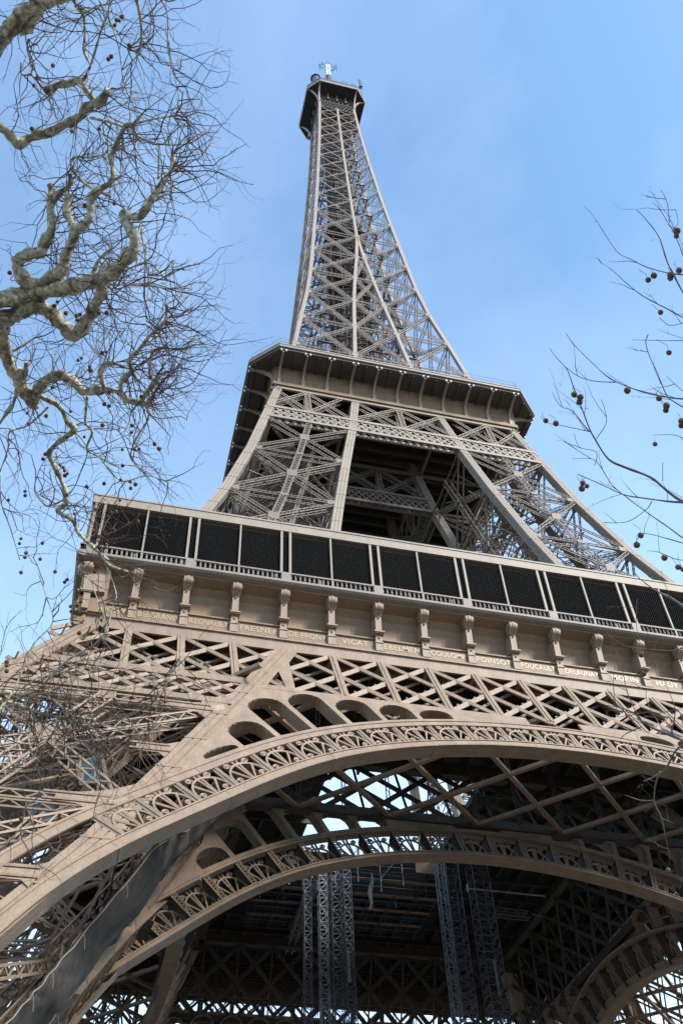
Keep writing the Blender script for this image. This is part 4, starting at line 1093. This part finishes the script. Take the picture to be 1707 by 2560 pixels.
TA.limb([(715, 890), (730, 830), (785, 780), (765, 720), (820, 660), (900, 560), (980, 480), (990, 380)], zB, 34, 16, wt=2)
TA.limb([(680, 730), (750, 760), (790, 760)], zB, 18, 14, k=8)
TA.limb([(240, 930), (350, 985), (400, 1080), (440, 1130), (330, 1220), (295, 1280), (350, 1390), (385, 1480), (400, 1560), (345, 1610), (430, 1660), (470, 1740), (560, 1830), (640, 1900)], zB, 34, 22)
TA.limb([(560, 520), (630, 590), (680, 650), (790, 690)], zD, 22, 12, k=8)
TA.limb([(640, 600), (720, 820), (700, 900), (660, 1100)], zD, 10, 5, k=8)
TA.limb([(110, 850), (80, 970), (20, 1060), (-30, 1130)], zB, 26, 14, k=8)
TA.limb([(290, 990), (170, 1100), (60, 1140), (50, 1240), (0, 1380)], zB, 12, 8, k=8)
TA.limb([(520, 930), (510, 1080), (550, 1140), (520, 1240), (600, 1300), (720, 1430), (870, 1400), (1000, 1440)], zB, 20, 4, k=8)
TA.limb([(870, 980), (880, 1060), (800, 1200), (780, 1300), (850, 1380)], zB, 14, 5, k=8, wt=2)
TA.limb([(650, 265), (860, 270), (1000, 290)], zB, 12, 9, k=8, wt=2)
TA.limb([(870, 20), (860, 270), (870, 480)], zB, 12, 6, k=8, wt=2)
TA.limb([(160, 730), (150, 810), (130, 850)], zB, 30, 30, k=8); TA.limb([(75, 660), (150, 620), (215, 575)], zB, 20, 12, k=8)
TA.limb([(0, 1380), (10, 1560), (60, 1700), (120, 1900)], zB, 10, 5, k=8)
TA.limb([(440, 1130), (520, 1240), (480, 1380), (420, 1500), (300, 1580), (210, 1500), (230, 1380), (280, 1290)], zB, 10, 5, k=8)
TA.limb([(-20, 1570), (90, 1420), (160, 1250), (220, 1130), (330, 1000), (290, 850), (240, 700)], zD, 14, 5, k=8)
TA.limb([(270, 1390), (420, 1240), (590, 1140), (660, 1030), (600, 850), (550, 700)], zD, 16, 5, k=8)
# trunk and the main forks outside the frame
tb = TA.base
def rel(q): return tuple(V(q)-tb)
tr = MB(); tr.tube([(0, 0, 0), (0.1, 0.1, 1.5), (0, 0.2, 3.2), (0.3, 0.3, 4.6)], [0.48, 0.38, 0.35, 0.36], 14); tr.build('trunk', 'bark', TA.root, True)
for e, r_ in (((-60, 330), .14), ((-40, 720), .09)):
    b = MB(); b.tube(smooth_pts([V((0.3, 0.3, 4.5)), (V((0.3, 0.3, 4.5))+V(rel(TA.P(zA(e)))))/2+V((-.3, 0, .5)), V(rel(TA.P(zA(e))))], 5), r_*1.2, 10); b.build('limb', 'bark', TA.root, True)
for e, r_ in (((-60, 360), .15), ((-60, 500), .17)):
    b = MB(); b.tube(smooth_pts([V((0.3, 0.3, 4.4)), (V((0.3, 0.3, 4.4))+V(rel(TA.P(zB(e)))))/2+V((-.2, 0, .2)), V(rel(TA.P(zB(e))))], 5), r_, 10); b.build('limb', 'bark', TA.root, True)
def dirA(p):
    v = CR*random.gauss(0.6, 0.6)+CU*random.gauss(-0.1, 0.85)+CF*random.gauss(0, 0.5); return v.normalized()
TA.sprout(960, dirA, (0.22, 0.9), (0.0035, 0.0072), 0.42, 0.1, 0.7)
TA.balls([(693, 120), (710, 124), (683, 150), (726, 100), (316, 390), (203, 508), (425, 745), (428, 780), (590, 765), (192, 765), (645, 352), (662, 336), (770, 270), (505, 1220), (680, 1210), (60, 1620)], zA)
TA.balls([(342, 368), (323, 393), (303, 425), (392, 435), (456, 450), (476, 443), (459, 476), (590, 434), (635, 434), (485, 702), (465, 715), (535, 752), (541, 775), (608, 670), (632, 665), (422, 1018), (292, 955), (172, 1092), (785, 1102), (782, 1143), (728, 1245), (272, 1272), (385, 1370), (402, 1388), (387, 1399), (620, 1447), (718, 1425), (774, 1437), (806, 1452), (777, 1475), (714, 1546), (150, 1493), (152, 1518)], zB)
TA.balls([(123, 518), (265, 515), (133, 487), (163, 576), (157, 603), (251, 614), (343, 692), (132, 697), (402, 757), (418, 741), (438, 907), (477, 903), (503, 878), (442, 938), (451, 1012), (492, 1072), (617, 475), (630, 990), (520, 640)], zD)
rb_ = random.Random(3); TA.balls([(rb_.uniform(40, 950), rb_.uniform(850, 1680)) for _ in range(28)], zB)
TA.finish()

TB = Tree('plane_tree', 10.5, 0.4, 'lower plane tree bough with olive branches crossing the left leg of the tower', (-41.5, -83.0, 0))
TB.limb([(-80, 1440), (60, 1440), (150, 1450), (300, 1480), (380, 1530), (480, 1590), (590, 1610)], zD, 30, 22)
TB.limb([(-80, 1480), (60, 1500), (150, 1530), (250, 1570), (400, 1600), (480, 1640), (590, 1655)], zD, 26, 18)
TB.limb([(220, 1570), (210, 1680), (240, 1800), (230, 1900)], zD, 10, 5, k=8)
TB.limb([(420, 1610), (430, 1700), (560, 1800), (610, 1950)], zD, 10, 4, k=8)
TB.limb([(300, 1480), (350, 1560), (450, 1560), (520, 1660), (560, 1700)], zD, 12, 6, k=8)
TB.limb([(590, 1655), (700, 1625), (850, 1560), (980, 1450), (1080, 1300), (1150, 1150)], zD, 7, 3, k=8, wt=.5)
TB.limb([(590, 1640), (760, 1600), (900, 1500), (1000, 1400), (1120, 1200)], zD, 6, 3, k=8, wt=.5)
TB.limb([(100, 1450), (260, 1330), (400, 1290), (600, 1290)], zD, 8, 4, k=8)
TB.limb([(-20, 1700), (80, 1900), (160, 2100), (130, 2300)], zD, 6, 4, k=8, wt=.6)
b = MB(); q = TB.P(zD((-80, 1440)))-TB.base; b.tube(smooth_pts([V((0, 0, 2.9)), V((q.x*.6, q.y*.6, 3.9)), q], 5), [.12]*11, 10); b.build('limb', 'bark', TB.root, True)
b = MB(); b.tube([(0, 0, 0), (0, .05, 1.5), (0, 0, 3.0), (.1, 0, 6)], [.3, .24, .2, .12], 12); b.build('trunk', 'bark', TB.root, True)
def dirB(p):
    v = CR*random.gauss(0.35, 0.8)+CU*random.gauss(-0.1, 0.85)+CF*random.gauss(0, 0.5); return v.normalized()
TB.sprout(210, dirB, (0.3, 1.2), (0.004, 0.0085), 0.34, 0.1, 0.2)
TB.balls([(44, 1250), (44, 1272), (44, 1307), (0, 1355), (341, 1835), (347, 1860), (378, 1945), (360, 1970), (358, 1995), (133, 2220), (5, 1905)], zD, 0.021)
TB.finish()

TC = Tree('plane_tree', 6.3, 0.25, 'slender plane tree twigs with round seed balls reaching in from the right edge', (-24.2, -86.0, 0)); TC.bark = 'bark_dark'
for pts, w0, w1 in (([(1150, 1960), (960, 1900), (860, 1840), (750, 1750), (600, 1690), (500, 1640), (420, 1520), (385, 1450), (340, 1330), (300, 1230), (265, 1130), (240, 1090)], 18, 4),
    ([(1150, 1320), (960, 1290), (860, 1280), (720, 1250), (600, 1210), (500, 1160), (400, 1070), (300, 970), (250, 900)], 12, 3),
    ([(540, 1190), (400, 1180), (300, 1140), (210, 1060), (155, 990)], 7, 3),
    ([(1100, 1400), (960, 1345), (880, 1300), (840, 1260), (790, 1140), (740, 1030), (720, 950), (735, 910)], 9, 4),
    ([(1100, 880), (960, 820), (850, 760), (700, 680), (600, 600), (510, 520), (460, 490)], 9, 3),
    ([(1050, 850), (960, 700), (900, 590), (850, 490), (800, 340), (720, 230), (665, 175)], 9, 4),
    ([(1080, 580), (960, 560), (840, 545), (720, 510), (640, 470), (560, 430), (500, 350)], 9, 3),
    ([(1000, 600), (960, 500), (920, 390), (880, 300), (850, 250), (800, 170), (755, 130)], 8, 3),
    ([(860, 250), (845, 130), (810, 60)], 5, 3), ([(880, 290), (910, 250), (895, 175)], 4, 3),
    ([(1100, 1930), (960, 1900), (850, 1890), (700, 1870), (590, 1850), (480, 1800), (390, 1760), (320, 1730)], 13, 4),
    ([(1100, 2200), (960, 2120), (850, 2040), (720, 1950), (600, 1860), (520, 1790), (450, 1680), (400, 1640), (290, 1640)], 9, 3),
    ([(390, 1480), (230, 1445), (150, 1430), (100, 1390)], 6, 3), ([(385, 1480), (290, 1360), (220, 1330), (170, 1250)], 6, 3),
    ([(430, 1520), (490, 1420), (460, 1290)], 6, 3), ([(420, 1680), (430, 1600), (330, 1570), (300, 1490)], 5, 3), ([(400, 1640), (320, 1590), (235, 1535)], 5, 3),
    ([(755, 1890), (720, 1940), (610, 2010), (470, 2015)], 8, 3), ([(1100, 2160), (960, 2140), (850, 2110), (710, 2080), (660, 2130)], 8, 3),
    ([(1100, 960), (960, 945), (820, 945), (640, 940)], 6, 3), ([(1050, 1600), (960, 1530), (880, 1500), (760, 1500)], 6, 3), ([(820, 1770), (820, 1660)], 5, 3),
    ([(1000, 2240), (900, 2230), (800, 2190), (730, 2180)], 6, 3), ([(960, 1260), (890, 1200), (840, 1150)], 5, 3), ([(940, 840), (860, 855), (800, 810)], 5, 3)):
    TC.limb(pts, zC, w0, w1, k=8 if w0 > 7.5 else 5, rough=0.08)
for pts, w0, w1 in (([(1080, 720), (980, 650), (880, 580), (800, 540), (730, 500), (640, 430), (590, 370)], 26, 6),
    ([(1100, 1680), (980, 1630), (870, 1580), (740, 1530), (660, 1480), (600, 1420), (500, 1380), (400, 1360)], 30, 4),
    ([(1040, 1600), (980, 1640), (900, 1700), (830, 1830), (740, 1890), (670, 1920)], 18, 10), ([(790, 1850), (755, 1950), (750, 2080), (800, 2190), (830, 2330)], 14, 5),
    ([(745, 2060), (650, 2060), (530, 2020)], 8, 4), ([(800, 2190), (850, 2210), (890, 2230)], 6, 3), ([(830, 2330), (860, 2480), (850, 2560)], 4, 2),
    ([(1060, 920), (980, 930), (880, 960), (700, 950), (520, 920), (400, 830)], 12, 4), ([(620, 580), (615, 760), (640, 900)], 6, 4), ([(650, 1520), (540, 1570), (500, 1610)], 10, 5),
    ([(660, 1480), (560, 1300), (500, 1050), (420, 850)], 8, 3), ([(870, 1580), (900, 1400), (850, 1250), (760, 1060)], 8, 3), ([(900, 1590), (780, 1420), (600, 1430), (480, 1450)], 9, 3),
    ([(980, 1640), (940, 1420), (830, 1410), (700, 1450)], 10, 4), ([(780, 960), (720, 1060), (640, 1090)], 6, 3), ([(740, 960), (780, 860)], 6, 3),
    ([(720, 1500), (580, 1460), (450, 1300), (400, 1240)], 6, 3), ([(820, 1555), (700, 1350), (690, 1240)], 6, 3)):
    TC.limb(pts, zE, w0, w1, k=8 if w0 > 7.5 else 5, rough=0.08)
b = MB(); b.tube([(0, 0, 0), (0.05, 0, 2), (0.1, .1, 4.5), (0, .1, 8), (0, .1, 12)], [.22, .18, .15, .1, .05], 12); b.build('trunk', 'bark', TC.root, True)
for cv_, e, zz in ((zC, (1150, 1960), 3.6), (zC, (1150, 1320), 4.5), (zE, (1080, 720), 3.2), (zE, (1100, 1680), 2.6), (zC, (1100, 880), 5.2), (zC, (1080, 580), 5.6), (zC, (1100, 2200), 3.3), (zC, (1100, 1400), 4.3)):
    q = TC.P(cv_(e))-TC.base; b = MB(); b.tube(smooth_pts([V((0, 0, zz-.6)), V((q.x*.5, q.y*.5, (zz+q.z)/2-.3)), q], 5), [.05-.038*i/10 for i in range(11)], 8); b.build('limb', 'bark', TC.root, True)
def dirC(p):
    v = -CR*abs(random.gauss(0.6, 0.4))+CU*random.gauss(0.5, 0.5)+CF*random.gauss(0, 0.4); return v.normalized()
TC.sprout(90, dirC, (0.1, 0.35), (0.002, 0.003), 0.16, 0.1, 0.0)
TC.balls([(903, 300), (900, 330), (734, 588), (768, 562), (868, 560), (865, 578), (916, 532), (807, 778), (856, 1015), (612, 1238), (798, 1284), (842, 1328), (838, 1355), (300, 1262), (337, 1277), (331, 1306), (133, 1415), (192, 1432), (930, 1418), (928, 1445), (775, 1553), (350, 1782), (375, 1800), (345, 1815), (690, 2090), (668, 2147), (830, 2222), (910, 2277), (938, 2290)], zC, 0.0195)
TC.balls([(650, 990), (666, 1130), (850, 2575)], zE, 0.019)
TC.finish()
